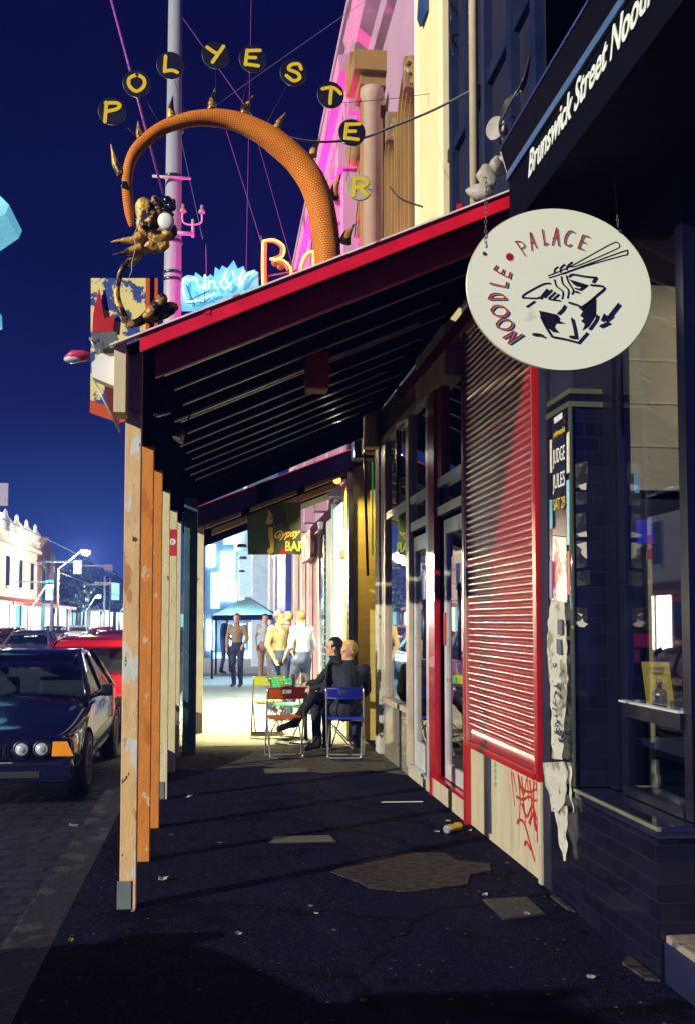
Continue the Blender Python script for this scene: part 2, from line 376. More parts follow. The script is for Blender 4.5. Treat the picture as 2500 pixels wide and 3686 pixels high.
MB().box((XW-.014, 6.99, .672), (XW-.0055, 7.02, .70)).build('shutter_sticker', mat('white_sticker', (.7, .72, .7), .5), cur)
MB().box((XW-.03, 5.815, .60), (XW+.05, 7.50, .642), bev=.006).build('shutter_sill', redp, shop)
guide = mat('shutter_guide', (.5, .36, .3), .25, metal=.5, var=.2)
MB().box((XW-.02, 5.80, .642), (XW+.03, 5.828, 3.86), bev=.004).build('shutter_guide', guide, shop)
MB().box((XW-.02, 7.472, .642), (XW+.03, 7.495, 3.86), bev=.004).build('shutter_guide', guide, shop)
f = MB(); f.box((XW-.025, 5.745, .60), (XW+.03, 5.797, 3.86)); f.build('red_jamb', redp, shop)
MB().box((XW-.025, 7.502, 0), (XW+.05, 7.57, 3.86), bev=.004).build('red_jamb', redp, shop)
MB().box((XW-.05, 5.745, 3.805), (XW+.06, 9.84, 3.93), bev=.004).build('red_lintel', redp, shop)
# a post's shadow painted as a dark stripe, and rust scrawl, on the stall wall
MB().box((XW+.012, 6.93, .05), (XW+.0185, 7.0, .60)).build('post_shadow_stripe', mat('post_shadow_paint', (.02, .04, .12), .5, var=.4), shop)
gr = MB(); gm = mat('graffiti_red', (.36, .012, .01), .5)
for st in ([(1838, 2780), (1850, 2900)], [(1845, 2785), (1857, 2850)], [(1862, 2790), (1870, 2870), (1866, 2960)], [(1865, 2795), (1882, 2860), (1895, 2800), (1900, 2880)], [(1876, 2800), (1884, 2900), (1890, 2960)],
           [(1858, 2868), (1880, 2878), (1902, 2868), (1925, 2882), (1950, 2860)], [(1905, 2812), (1912, 2890), (1908, 2970)], [(1920, 2815), (1918, 2890), (1925, 2985), (1945, 2940)], [(1928, 2820), (1935, 2880), (1932, 3030)],
           [(1938, 2905), (1948, 2870), (1955, 2920), (1972, 2990)], [(1944, 2890), (1940, 2960), (1944, 3045)], [(1952, 2830), (1950, 2900), (1962, 2960)], [(1878, 2895), (1895, 2940), (1915, 2900), (1930, 2950)], [(1868, 2830), (1900, 2850), (1940, 2835)],
           [(1962, 2835), (1958, 2915)], [(1966, 2838), (1963, 2900)], [(1862, 2962), (1868, 2950), (1885, 2962), (1900, 3010), (1924, 3100)], [(1888, 3040), (1894, 3030), (1910, 3060)], [(1905, 2960), (1920, 2930), (1930, 2990), (1935, 2950)]):
    gr.ribbon([WX(u, v, XW+.0195) for u, v in st], [.021, .010], (-.0012, 0, 0))
gr.build('graffiti_scrawl', gm, shop)
gg = MB()
for i in range(4): gg.box((XW+.017, 6.80, .40+i*.045), (XW+.0195, 6.835, .432+i*.045))
gg.build('small_green_lettering', mat('green_stencil', (.03, .3, .12), .6), shop)
# red door bay  Y 7.57 - 8.82
db = thing  # (door is a part of the shop)
MB().box((XW+.0, 7.575, 0), (XW+.3, 8.80, .165)).build('door_step', creamw, shop)
MB().box((XW-.02, 7.575, .168), (XW+.3, 8.80, .20), bev=.005).build('door_sill', redp, shop)
MB().box((XW-.025, 8.575, .203), (XW+.028, 8.80, 3.80)).build('red_panel', redp, shop)
MB().box((XW-.02, 8.803, 0), (XW+.028, 8.845, 3.80)).build('red_jamb', redp, shop)
door = MB(); xd = XW+.035
for (a, b) in ((7.60, 7.66), (8.36, 8.45)): door.box((xd, a, .21), (xd+.045, b, 2.42))
door.box((xd, 7.66, .21), (xd+.045, 8.36, .34)); door.box((xd, 7.66, 2.30), (xd+.045, 8.36, 2.42))
dr = door.build('shop_door', alu, shop, 'silver framed glass door inside the red frame')
MB().box((xd+.018, 7.663, .343), (xd+.026, 8.357, 2.297)).build('door_pane', gl, dr)
MB().box((xd+.05, 7.95, .6), (xd+.054, 8.34, 2.15)).build('red_door_poster', mat('poster_red', (.5, .02, .04), .5, var=.3, c2=[(.6, .6, .6), (.7, .4, .05)], thr=[.63, .7], tscale=[5, 3]), dr)
hd = MB(); hd.tube([(xd-.05, 7.70, 1.25), (xd-.05, 7.70, 1.85)], .016); hd.box((xd-.05, 7.69, 1.28), (xd, 7.71, 1.31)); hd.box((xd-.05, 7.69, 1.79), (xd, 7.71, 1.82)); hd.build('door_handle', darkp, dr)
MB().box((xd-.008, 7.735, 1.27), (xd-.002, 7.80, 1.72)).build('push_plate', mat('push_plate', (.7, .7, .6), .3, metal=.4), dr)
MB().box((xd-.012, 8.37, 1.34), (xd-.002, 8.43, 1.62)).build('lock_box', mat('lock_red', (.4, .03, .03), .4), dr)
MB().box((xd-.03, 7.60, 2.47), (xd+.03, 8.57, 2.55)).build('transom_bar', alu, shop)
MB().box((xd-.03, 7.60, 2.72), (xd+.03, 8.57, 2.80)).build('transom_bar', alu, shop)
MB().box((xd+.01, 7.60, 2.553), (xd+.018, 8.57, 2.717)).build('transom_pane', gl, shop)
MB().box((xd+.01, 7.60, 2.803), (xd+.018, 8.57, 3.80)).build('transom_pane', gl, shop)
MB().box((xd-.03, 8.40, 2.803), (xd+.03, 8.57, 3.80)).build('red_panel', mat('dull_red', (.3, .03, .03), .5), shop)
mv = MB(); mv.tube([(XW-.02, 8.0, .25), (XW-.02, 8.0, .25)], .001)
mv.bm.free()
MB().tube([(xd-.02, 7.64, .3), (xd-.02, 7.64, 1.25)], .013).build('door_pull_bar', alu, dr)

# ================================================================ SILVER SHOPFRONT  Y 8.85 - 11.9
sv = thing('silver_shopfront', 'aluminium framed shopfront with tall panes left of the red door', 'shop', (XW+2, 10.4, 0))
MB().box((XW, 8.85, 0), (XW+.3, 9.93, .10)).build('door_step', creamw, sv)
MB().box((XW-.02, 8.85, .103), (XW+.3, 9.93, .13)).build('door_sill', alu, sv)
MB().box((XW-.02, 8.85, .133), (XW+.028, 8.95, 3.80)).build('frame_post', mat('silver_post', (.55, .57, .6), .35, metal=.4, c2=(.3, .28, .2), thr=.6, tscale=12), sv)
MB().box((XW-.015, 9.80, .133), (XW+.028, 9.96, 3.68)).build('frame_post', alub, sv)
d2 = MB(); xd2 = XW+.03
for a, b in ((8.97, 9.06), (9.68, 9.78)): d2.box((xd2, a, .135), (xd2+.04, b, 2.38))
d2.box((xd2, 9.06, .135), (xd2+.04, 9.68, .38)); d2.box((xd2, 9.06, 2.24), (xd2+.04, 9.68, 2.38))
d2o = d2.build('shop_door', alu, sv)
MB().box((xd2+.016, 9.063, .383), (xd2+.024, 9.677, 2.237)).build('door_pane', gl, d2o)
h2 = MB(); h2.tube([(xd2-.05, 9.03, 1.2), (xd2-.05, 9.03, 1.75)], .018); h2.box((xd2-.05, 9.02, 1.23), (xd2, 9.04, 1.26)); h2.box((xd2-.05, 9.02, 1.7), (xd2, 9.04, 1.73)); h2.build('door_handle', darkp, d2o)
MB().box((xd2-.01, 9.10, 1.2), (xd2-.003, 9.25, 1.75)).build('push_plate', mat('push_plate', (.7, .7, .6), .3), d2o)
MB().box((xd2-.03, 8.953, 2.44), (xd2+.03, 9.797, 2.53)).build('transom_bar', alu, sv)
MB().box((xd2-.03, 8.953, 2.71), (xd2+.03, 11.55, 2.79)).build('transom_bar', alu, sv)
MB().box((xd2+.0, 8.953, 2.533), (xd2+.008, 9.797, 2.707)).build('transom_pane', gl, sv)
MB().box((xd2+.0, 8.953, 2.793), (xd2+.008, 9.797, 3.62)).build('transom_pane', gl, sv)
MB().box((XW-.01, 8.953, 3.625), (XW+.1, 11.86, 3.70)).build('head_rail', alub, sv)
# window bay
MB().box((XW, 9.965, 0), (XW+.12, 11.55, .62)).build('stall_riser', mat('glossy_riser', (.30, .28, .22), .12, var=.3, scale=3, coat=.8), sv)
MB().box((XW-.025, 9.965, .623), (XW+.12, 11.55, .68)).build('window_sill', alub, sv)
for a, b in ((11.27, 11.40), (11.43, 11.55)): MB().box((XW-.01, a, .683), (XW+.07, b, 3.62)).build('frame_post', alub, sv)
MB().box((XW+.03, 9.963, .683), (XW+.038, 11.267, 2.707)).build('window_pane', gl, sv)
MB().box((XW+.03, 9.963, 2.793), (XW+.038, 11.267, 3.62)).build('window_pane', gl, sv)
MB().box((XW+.0, 10.58, 2.793), (XW+.028, 10.61, 3.62)).build('mullion', darkp, sv)
MB().box((XW-.03, 11.58, 0), (XW+.1, 11.86, 3.62)).build('frame_post', mat('peeled_post', (.5, .5, .42), .6, c2=[(.15, .13, .1), (.2, .3, .2)], thr=[.6, .62], tscale=[9, 5]), sv)
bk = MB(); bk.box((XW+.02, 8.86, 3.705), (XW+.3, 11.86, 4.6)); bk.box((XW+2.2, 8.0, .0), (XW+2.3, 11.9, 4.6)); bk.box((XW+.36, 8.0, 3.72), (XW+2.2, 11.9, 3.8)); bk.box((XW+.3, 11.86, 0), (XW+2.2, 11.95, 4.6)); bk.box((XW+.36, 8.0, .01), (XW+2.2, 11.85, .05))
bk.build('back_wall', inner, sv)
for q_ in ((10.5, 1.7, 10.75, 2.3), (9.2, 1.1, 9.5, 1.8)): MB().box((XW+.32, q_[0], q_[1]), (XW+.34, q_[2], q_[3])).build('hanging_red_cloth', mat('dull_red', (.3, .03, .03), .5), sv)

# ================================================================ BLACK TILED NOODLE SHOP (nearest on the right)
tY = tiles('black_glazed_tile_side', (.003, .003, .012), (.014, .017, .036), .165, .0825, 'Y', c2=(.007, .007, .022), rough=.2, msize=.0022, bump=.2)
tX = tiles('black_glazed_tile_front', (.003, .003, .012), (.011, .013, .028), .165, .0825, 'X', c2=(.007, .008, .022), rough=.2, msize=.0022, bump=.2)
ns = thing('tiled_shop', 'black glazed tile shop with papered pier, window and tiled bench', 'shop', (XW+1.6, 4.8, 0))
blk = mat('black_window_frame', (.003, .003, .014), .35, coat=.2)
pier = MB(); pier.box((XW, 5.20, .66), (2.10, 5.56, 2.72)); pr = pier.build('tiled_pier', [tX], ns)
pm = pr.data; pm.materials.append(tY)
for p in pm.polygons:
    if abs(p.normal.x) > .5: p.material_index = 1
cap = MB(); cap.box((XW-.012, 5.188, 2.722), (2.11, 5.57, 2.752)); cap.box((XW-.006, 5.194, 2.795), (2.11, 5.57, 2.825), bev=.004); cap.build('pier_cap', mat('olive_glaze', (.09, .10, .06), .12, coat=.8), ns)
cb = MB(); cb.box((XW, 5.20, 2.754), (2.10, 5.56, 2.793)); cb.build('cap_band', tX, ns)
bd = MB(); bd.tube([(XW+.002, 5.198, .66), (XW+.002, 5.198, 2.72)], .014, seg=8); bd.build('pier_corner_bead', mat('corner_glaze', (.05, .07, .06), .08, coat=1, c2=(.35, .3, .2), thr=.66, tscale=30), ns)
wb_ = MB(); wb_.box((XW+.02, 5.20, 2.828), (2.10, 5.58, 5.4)); wb_.box((2.4, 1.5, 4.0), (2.6, 5.6, 6)); wb_.build('upper_wall', navyw, ns)
# riser with tiled ledge
rz = MB(); rz.box((XW, 4.17, .0), (2.06, 5.56, .60)); ro = rz.build('tiled_bench', [tX], ns); ro.data.materials.append(tY)
rz2 = MB(); rz2.box((2.063, 4.17, 0), (3.2, 4.6, .60)); rz2.build('tiled_return', tX, ns)
for p in ro.data.polygons:
    if abs(p.normal.x) > .5: p.material_index = 1
lg = MB(); lg.box((XW-.008, 4.16, .603), (3.2, 5.197, .655), bev=.018); lg.build('bench_top', mat('ledge_glaze', (.012, .014, .04), .13, coat=1, var=.3), ns)
MB().box((XW-.012, 4.158, .638), (XW-.006+.014, 5.197, .6565), bev=.005).build('bench_edge_bead', mat('edge_glaze', (.17, .17, .12), .2, coat=1), ns)
# window
wf = MB()
wf.box((2.085, 5.06, .66), (2.17, 5.197, 3.9)); wf.box((2.105, 4.98, .66), (2.15, 5.057, 3.9))
wf.box((2.07, 4.30, 1.06), (2.15, 4.977, 1.13)); wf.box((2.085, 4.22, .66), (2.17, 4.297, 3.9)); wf.box((2.08, 4.30, .66), (2.15, 4.977, .70))
wfo = wf.build('window_frame', blk, ns)
MB().box((2.06, 4.30, 1.132), (2.069+.03, 4.977, 1.142)).build('sill_strip', alu, wfo)
ngl = glass('noodle_glass', .5, (.8, .85, .95))
MB().box((2.11, 4.30, 1.145), (2.118, 4.977, 3.9)).build('window_pane', ngl, ns)
MB().box((2.11, 4.30, .703), (2.118, 4.977, 1.057)).build('lower_window_pane', ngl, ns)
ib = MB(); ib.box((2.2, 4.2, .9), (2.9, 5.1, .93)); ib.build('display_shelf', mat('shelf_dark', (.02, .02, .05), .5), ns)
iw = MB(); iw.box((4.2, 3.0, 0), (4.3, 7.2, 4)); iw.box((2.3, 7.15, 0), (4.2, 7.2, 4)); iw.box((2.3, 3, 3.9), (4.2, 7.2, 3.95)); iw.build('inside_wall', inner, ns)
MB().box((2.72, 6.5, 2.45), (4.19, 6.56, 3.89)).build('reflection_panel', mat('reflection_cream', (.55, .48, .3), .7, var=.1), ns)  # added panel stands in for the cream reflection in the glass
for k in range(4): MB().box((2.72, 6.488, 2.75+.3*k), (4.19, 6.498, 2.762+.3*k)).build('reflection_line', mat('reflection_line_pale', (.7, .65, .45), .6), ns)  # faint lines of that reflection, built as thin strips
light('panel_fill', 'AREA', (3.3, 5.5, 3.6), 16, (1, .85, .6), ns, size=.3, aim=(3.0, 6.5, 3.0))  # fill light added to brighten the cream panel
MB().box((3.1, 5.3, 3.62), (3.5, 5.7, 3.7)).build('lamp_body', inner, ns)  # housing added for the panel's fill light
MB().box((2.62, 6.2, .9), (3.4, 6.4, 2.35)).build('shelf_unit', inner, ns)
for (u0, v0, u1, v1, c_, lb) in ((2256, 2282, 2352, 2330, (.7, .02, .12), 'long red carton on the dark shelf inside the noodle shop'), (2256, 2338, 2300, 2385, (.6, .03, .15), 'small red carton under the long one inside the noodle shop'), (2270, 1875, 2350, 1958, (.03, .05, .5), 'blue carton high on the shelf inside the noodle shop'), (2262, 1708, 2300, 1775, (.1, .35, .45), 'teal tin at the top of the shelf inside the noodle shop')):
    tag(MB().box(WY(u0, v0, 6.18), WY(u1, v1, 6.1), bev=.006).build('carton', mat('carton_%d' % v0, c_, .35, coat=.3)), lb, 'carton', 'cartons inside the noodle shop')
light('shelf_fill', 'AREA', (2.5, 5.5, 2.6), 6, (1, .8, .8), ns, size=.15, aim=(2.7, 6.2, 1.5))
stp = MB(); stp.box((XW+.02, 3.0, 0), (3.2, 4.165, .2), bev=.012); stp.build('door_step', mat('worn_step', (.22, .18, .15), .8, var=.3, scale=4, bump=.9, c2=[(.04, .04, .07), (.3, .26, .22)], thr=[.58, .64], tscale=[3, 14]), ns)
MB().box((XW+.012, 3.0, .0), (XW+.0185, 4.16, .17)).build('step_riser_paint', mat('navy_riser', (.006, .008, .04), .5, c2=(.35, .3, .2), thr=.66, tscale=12), ns)
# plaster where tile meets path
MB().prism([(1.893, 5.2, 0), (1.893, 5.55, 0), (1.86, 5.5, 0), (1.865, 5.25, 0)], (0, 0, .012)).build('mortar_smear', worn, ns)
MB().prism([(1.893, 4.17, 0), (1.893, 4.5, 0), (1.82, 4.4, 0), (1.84, 4.2, 0)], (0, 0, .01)).build('mortar_smear', worn, ns)

# items behind the glass
cd_ = MB(); cdm = mat('menu_yellow', (.72, .48, .04), .6, var=.12)
cpts = [WY(u, v, 4.93) for u, v in ((2308, 2382), (2405, 2383), (2427, 2552), (2328, 2538))]
cq = cd_.prism(cpts, (0, .008, 0)).build('menu_card', cdm); tag(cq, 'yellow card lettered NOODLE PALACE leaning inside the shop window', 'menu card')
text('card_lettering', 'NOODLE', WY(2334, 2412, 4.926), X3, Z3, .022, mat('ink', (.02, .02, .03), .6), cq, sx=.9, depth=.0005)
text('card_lettering', 'PALACE', WY(2338, 2427, 4.926), X3, Z3, .022, MC['ink'], cq, sx=.9, depth=.0005)
bt = thing('glass_bottle', 'dark squat bottle with round stopper before the yellow card', 'bottle', WY(2372, 2545, 4.82))
bc = WY(2372, 2545, 4.82)
MB().lathe([(.035, 0), (.038, .01), (.038, .07), (.03, .085), (.012, .095), (.012, .11)], bc).build('bottle_body', mat('bottle_dark', (.01, .015, .03), .08, coat=1), bt)
MB().ball(bc+Z3*.125, .017).build('stopper', mat('stopper', (.2, .15, .1), .2, metal=.4), bt)
for (u, v, lb) in ((2292, 2528, 'small pale price tag beside the yellow card'), (2455, 2558, 'small pale price tag at the window edge')):
    c = WY(u, v, 4.9 if u < 2400 else 4.6)
    tag(MB().box(c-Vector((.012, 0, .012)), c+Vector((.012, .004, .012))).build('price_tag', mat('tag_paper', (.25, .35, .5), .6)), lb, 'price tag', 'price tags in the window')

light('shelf_fill', 'SPOT', (2.45, 4.35, 1.9), 10, (1, .9, .75), ns, size=.03, aim=(2.26, 4.95, 1.25), spot=60)  # spot added to brighten the yellow card
MB().lathe([(.03, .04), (.035, 0), (.03, 0)], (2.45, 4.34, 1.91), Z3, seg=12).build('lamp_body', inner, ns)  # housing added for the card's spot
# torn paper remnants and glue residue on the camera side of the pier
resid = mat('glue_residue', (.05, .05, .055), .7, var=.5, scale=14, c2=[(.20, .19, .15), (.008, .008, .02)], thr=[.58, .52], tscale=[18, 12])
for i, px_ in enumerate((((2062, 1672), (2112, 1660), (2116, 1730), (2108, 1760), (2064, 1755)), ((2064, 1772), (2110, 1768), (2112, 1815), (2070, 1818)), ((2064, 1850), (2105, 1845), (2110, 1925), (2066, 1940)), ((2066, 1945), (2100, 1948), (2112, 2040), (2070, 2046)), ((2070, 2060), (2120, 2052), (2122, 2105), (2072, 2110)), ((2068, 2185), (2112, 2190), (2115, 2235), (2070, 2240)))):
    tag(MB().prism([WY(u, v, 5.1985) for u, v in px_], (0, -.0012-.0002*i, 0)).build('paper_residue', resid), 'grey glue and paper residue patch on the black tiles, %s from the top' % ['first', 'second', 'third', 'fourth', 'fifth', 'sixth'][i], 'paper residue', 'paper residue on the pier')
frag = mat('paper_fragment', (.62, .60, .48), .6, var=.1)
for i, px_ in enumerate((((2078, 1748), (2108, 1738), (2107, 1764), (2090, 1762)), ((2072, 1922), (2108, 1912), (2110, 1932), (2085, 1932)), ((2072, 1960), (2108, 1950), (2110, 2012), (2100, 2005), (2088, 1990), (2092, 1978)), ((2075, 2205), (2095, 2212), (2090, 2220)), ((2066, 2238), (2085, 2236), (2094, 2226), (2098, 2238), (2114, 2246), (2100, 2258), (2082, 2256)))):
    tag(MB().prism([WY(u, v, 5.1955) for u, v in px_], (0, -.0015, 0)).build('paper_fragment', frag), 'jagged cream paper fragment on the black tiles, %s from the top' % ['first', 'second', 'third', 'fourth', 'lowest and widest'][i], 'paper scrap', 'paper fragments on the pier')
# ---- bill posters on the pier (street side face, x = XW)
def onpier(u, v, d=.0): return WX(u, v, XW-d)
def poster(name, label, px, m, th=.0012, off=.004):
    pts = [onpier(u, v, off) for u, v in px]
    return tag(MB().prism(pts, (-th, 0, 0)).build(name, m), label, 'poster', 'bill posters on the tiled pier')
pblack = mat('poster_black', (.01, .01, .03), .3, var=.4, c2=(.3, .04, .08), thr=.62, tscale=5, coat=.4)
P1 = poster('bill_poster', 'tall dark gig poster with pale JUDGE JULES lettering, top of the pier', ((1985, 1520), (2032, 1492), (2036, 1930), (1988, 1925)), pblack)
wht = mat('poster_white', (.75, .76, .72), .5, var=.15); ylw = mat('poster_yellow', (.75, .5, .02), .5)
def pt(s, u, v, z, w, m, par):   # lettering stretched to width w (m) along the pier, text runs toward the camera (-Y)
    o = text('poster_lettering', s, onpier(u, v, .0085), -Y3, Z3, z, m, par, depth=.0005)
    xs = [q.co.y for q in o.data.vertices]; k = w/(max(xs)-min(xs)); mx_ = max(xs)
    for q in o.data.vertices: q.co.y = mx_-(mx_-q.co.y)*k
pt('JUDGE', 1989, 1672, .12, .20, wht, P1); pt('JULES', 1989, 1762, .12, .20, wht, P1); pt('SAT 29', 1989, 1838, .09, .19, ylw, P1); pt('polymorphic', 1990, 1575, .05, .19, ylw, P1)
P2 = poster('bill_poster', 'poster with red, teal and white figure below the gig poster', ((1988, 1930), (2036, 1935), (2040, 2170), (1985, 2160)), mat('poster_figure', (.55, .55, .58), .4, var=.3, scale=4, c2=[(.5, .03, .06), (.03, .25, .3), (.02, .02, .05)], thr=[.52, .6, .64], tscale=[3, 4, 5]))
for i, (px_, c_, lb) in enumerate(((((1977, 1585), (1984, 1582), (1985, 1700), (1978, 1704)), (.6, .58, .45), 'narrow cream flyer edge beside the top of the gig poster'), (((1976, 1800), (1986, 1798), (1987, 1900), (1977, 1905)), (.05, .3, .42), 'teal flyer edge beside the lower half of the gig poster'), (((2037, 1560), (2047, 1553), (2048, 1700), (2038, 1705)), (.62, .6, .5), 'pale flyer strip right of the top of the gig poster'), (((2037, 1730), (2047, 1726), (2048, 1960), (2038, 1962)), (.25, .5, .6), 'pale blue flyer strip at the pier corner'), (((1992, 1505), (2022, 1484), (2022, 1505), (1993, 1527)), (.6, .6, .62), 'small white notice stuck above the gig poster'), (((1976, 2020), (1986, 2018), (1986, 2150), (1976, 2155)), (.1, .1, .3), 'dark blue flyer edge beside the figure poster'), (((2040, 1985), (2048, 1983), (2049, 2140), (2041, 2140)), (.5, .06, .05), 'red flyer strip right of the figure poster'))):
    P_ = poster('bill_poster', lb, px_, mat('flyer_%d' % i, c_, .5, var=.3, scale=12, c2=(.03, .03, .06), thr=.6, tscale=26), off=.0105)
paper = mat('torn_paper', (.80, .80, .72), .6, var=.1, scale=8, bump=.25, bscale=18, c2=[(.10, .12, .2), (.42, .38, .28), (.3, .4, .5)], thr=[.62, .56, .63], tscale=[20, 6, 7])
def torn(px, n=3, label=None, off=.006, m=None):
    # crumpled layered paper: a grid with noise depth
    cs = [onpier(u, v, off) for u, v in px]   # left column top..bottom then right column bottom..top
    h = len(cs)//2; L = cs[:h]; Rr = cs[h:][::-1]
    g = MB(); rows = []
    LL = crom(L, 8); RR = crom(Rr, 8)
    for a, b in zip(LL, RR):
        row = []
        for k in range(9):
            t = k/8; p = a.lerp(b, t); p = p+Vector((-.010-.012*abs(noise.noise(p*7))-.010*noise.noise(p*19), 0, 0))
            row.append(g.bm.verts.new(p))
        rows.append(row)
    for i in range(len(rows)-1):
        for k in range(8): g.bm.faces.new([rows[i][k], rows[i+1][k], rows[i+1][k+1], rows[i][k+1]]).smooth = True
    ext = bmesh.ops.solidify(g.bm, geom=g.bm.faces[:], thickness=.0015)
    o = g.build('bill_poster', m or paper); tag(o, label, 'poster', 'bill posters on the tiled pier'); return o
tp = torn([(1985, 2165), (1978, 2260), (1975, 2350), (1984, 2480), (1988, 2560), (1990, 2730), (2030, 2735), (2036, 2640), (2045, 2500), (2047, 2400), (2044, 2300), (2040, 2165)], label='long strip of layered torn white paper down the middle of the pier')
inkb = mat('ink_blue', (.02, .03, .08), .5); rp = random.Random(5)
for i, (u, v) in enumerate(((2003, 2230), (2000, 2300))): MB().box(onpier(u, v, .034), onpier(u+18, v+55, .033)).build('printed_block', inkb, tp)
g_ = MB()
for k in range(26):
    u0 = 1992+rp.random()*36; v0 = 2380+rp.random()*300; g_.ribbon([onpier(u0+rp.uniform(-9, 9), v0+rp.uniform(-14, 14), .031) for _ in range(4)], [.004, .003], (-.0008, 0, 0))
g_.build('ink_scribble', inkb, tp)
tag(torn([(1962, 2745), (1962, 2790), (1985, 2880), (1990, 2920), (2015, 2925), (2040, 2880), (2048, 2800), (2040, 2740)], label='crumpled white paper wad at the foot of the shutter jamb', off=.03), None)
torn([(2000, 2900), (2012, 2990), (2025, 3050), (2038, 3100), (2042, 3098), (2045, 3050), (2046, 2990), (2046, 2900)], label='long pale paper tongue hanging down over the lower black tiles', off=.018)
torn([(2046, 2745), (2050, 2800), (2055, 2860), (2068, 2925), (2070, 2925), (2066, 2860), (2062, 2800), (2058, 2745)], label='narrow torn sliver of paper at the pier corner', off=.012)
# ================================================================ VERANDAH OVER THE PATH
XO = -.50
vr = thing('verandah', 'red edged timber post verandah over the footpath', 'verandah', (0, 8.5, 0))
def rz_(x): return 3.06+.44*(x+.45)
tan = mat('post_tan', (.70, .46, .21), .65, var=.12, scale=12, bump=.4, bscale=25, c2=[(.62, .64, .58), (.48, .24, .08), (.30, .34, .34), (.05, .04, .04)], thr=[.575, .60, .63, .64], tscale=[9, 7, 16, 34], stretch=(1, 1, .45))
org = mat('post_orange', (.62, .22, .03), .65, var=.12, scale=12, bump=.4, bscale=25, c2=[(.66, .50, .28), (.5, .15, .02), (.06, .04, .04)], thr=[.61, .6, .67], tscale=[11, 6, 30], stretch=(1, 1, .6))
crm = mat('post_cream', (.66, .60, .33), .65, var=.12, scale=12, bump=.4, bscale=25, c2=[(.2, .17, .1), (.7, .66, .5)], thr=[.63, .6], tscale=[18, 5], stretch=(1, 1, .5))
PY = [5.55, 6.62, 7.66, 8.88, 10.46, 11.6]
for i, y in enumerate(PY):
    r0 = -.428
    m = tan if i == 0 else org if i < 3 else crm
    b = MB(); b.box((r0-.086, y, .003), (r0, y+.09, 2.70), bev=.004)
    po = b.build('post', m, vr, ['peeling tan timber post, the nearest', 'orange timber post', 'orange timber post', 'weathered cream timber post', 'weathered cream timber post', 'weathered cream timber post'][i])
    if i in (0, 3): MB().box((r0-.098, y-.006, .006), (r0-.024, y-.001, .155), bev=.001).build('base_plate', mat('zinc_plate', (.2, .24, .24), .5, metal=.3, c2=(.05, .06, .07), thr=.6), po)
    if i == 4:
        s = MB(); s.box((r0-.088, y-.008, 2.23), (r0-.002, y-.003, 2.50)); so = s.build('parking_plate', mat('sign_red', (.55, .03, .04), .5), po)
        s = MB(); s.lathe([(.034, 0), (.034, .002)], (r0-.045, y-.0085, 2.37), -Y3); s.build('parking_disc', mat('sign_white', (.75, .75, .75), .5), so)
        text('parking_letter', 'P', (r0-.062, y-.0115, 2.345), X3, Z3, .055, MC['sign_red'], so, depth=.0004)
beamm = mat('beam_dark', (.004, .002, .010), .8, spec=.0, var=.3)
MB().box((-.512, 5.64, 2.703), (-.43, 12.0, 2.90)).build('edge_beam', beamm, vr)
MB().box((-.514, 5.55, 2.703), (-.428, 5.638, 3.04)).build('post_head', mat('post_head', (.4, .25, .16), .6), vr)
MB().box((-.56, 5.36, 2.66), (-.497, 5.55, 3.045), bev=.003).build('gutter_end_board', mat('cream_board', (.66, .55, .32), .6, var=.12, c2=(.1, .08, .05), thr=.7, tscale=14), vr)
# roof sheet
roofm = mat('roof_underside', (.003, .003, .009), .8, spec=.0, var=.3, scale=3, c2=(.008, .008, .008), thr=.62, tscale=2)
def slab(x0, x1, y0, y1, top, th): # sloped slab under the roof plane
    return [[(x0, y0, rz_(x0)+top-th), (x1, y0, rz_(x1)+top-th), (x1, y1, rz_(x1)+top-th), (x0, y1, rz_(x0)+top-th)], [(x0, y0, rz_(x0)+top), (x1, y0, rz_(x1)+top), (x1, y1, rz_(x1)+top), (x0, y1, rz_(x0)+top)]]
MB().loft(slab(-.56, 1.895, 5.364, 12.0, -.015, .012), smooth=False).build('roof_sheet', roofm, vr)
MB().loft(slab(-.424, 1.893, 5.33, 5.36, .0, .088), smooth=False).build('barge_board', mat('barge_red', (.72, .008, .03), .4, var=.2, coat=.3), vr)
MB().loft(slab(-.58, 1.893, 5.315, 5.375, .012, .010), smooth=False).build('barge_flashing', mat('flashing', (.8, .74, .7), .5, c2=(.5, .1, .08), thr=.6, tscale=9), vr)
MB().loft(slab(-.36, 1.893, 5.62, 5.66, -.028, .155), smooth=False).build('rafter', mat('rafter_red', (.55, .012, .03), .55, var=.3, bump=.4), vr)
lipm = mat('lap_highlight', (.75, .65, .5), .3, var=.4, scale=3, metal=.2)  # pale strips paint the highlights along the sheet laps
for i, y in enumerate([6.2, 6.66, 7.2, 7.62, 7.75, 8.3, 8.75, 9.2, 9.65, 10.1, 10.6, 11.1]):
    t = .012 if i in (3,) else .006
    MB().loft(slab(-.34+.04*(i % 3), 1.80-.08*(i % 4), y, y+.012+t, -.028, .006+t), smooth=False).build('lap_highlight_strip', lipm, vr)
bl = MB()
for i, y in enumerate([6.43, 6.93, 7.45, 8.02, 8.5, 9.0, 9.4, 9.9, 10.35, 10.85, 11.4]): bl.loft(slab(-.40, 1.86, y, y+.03, -.028, .012), smooth=False)
bl.build('roof_batten', beamm, vr)
MB().loft(slab(-.56, 1.895, 11.95, 12.0, -.03, .2), smooth=False).build('end_rafter', beamm, vr)
tabs = MB()
for u in (748, 1650): 
    p = WY(u, 1120 if u < 800 else 745, 5.325); tabs.box(p-Vector((.014, 0, .018)), p+Vector((.014, .004, .018)))
tabs.build('fixing_tab', MC['barge_red'], vr)
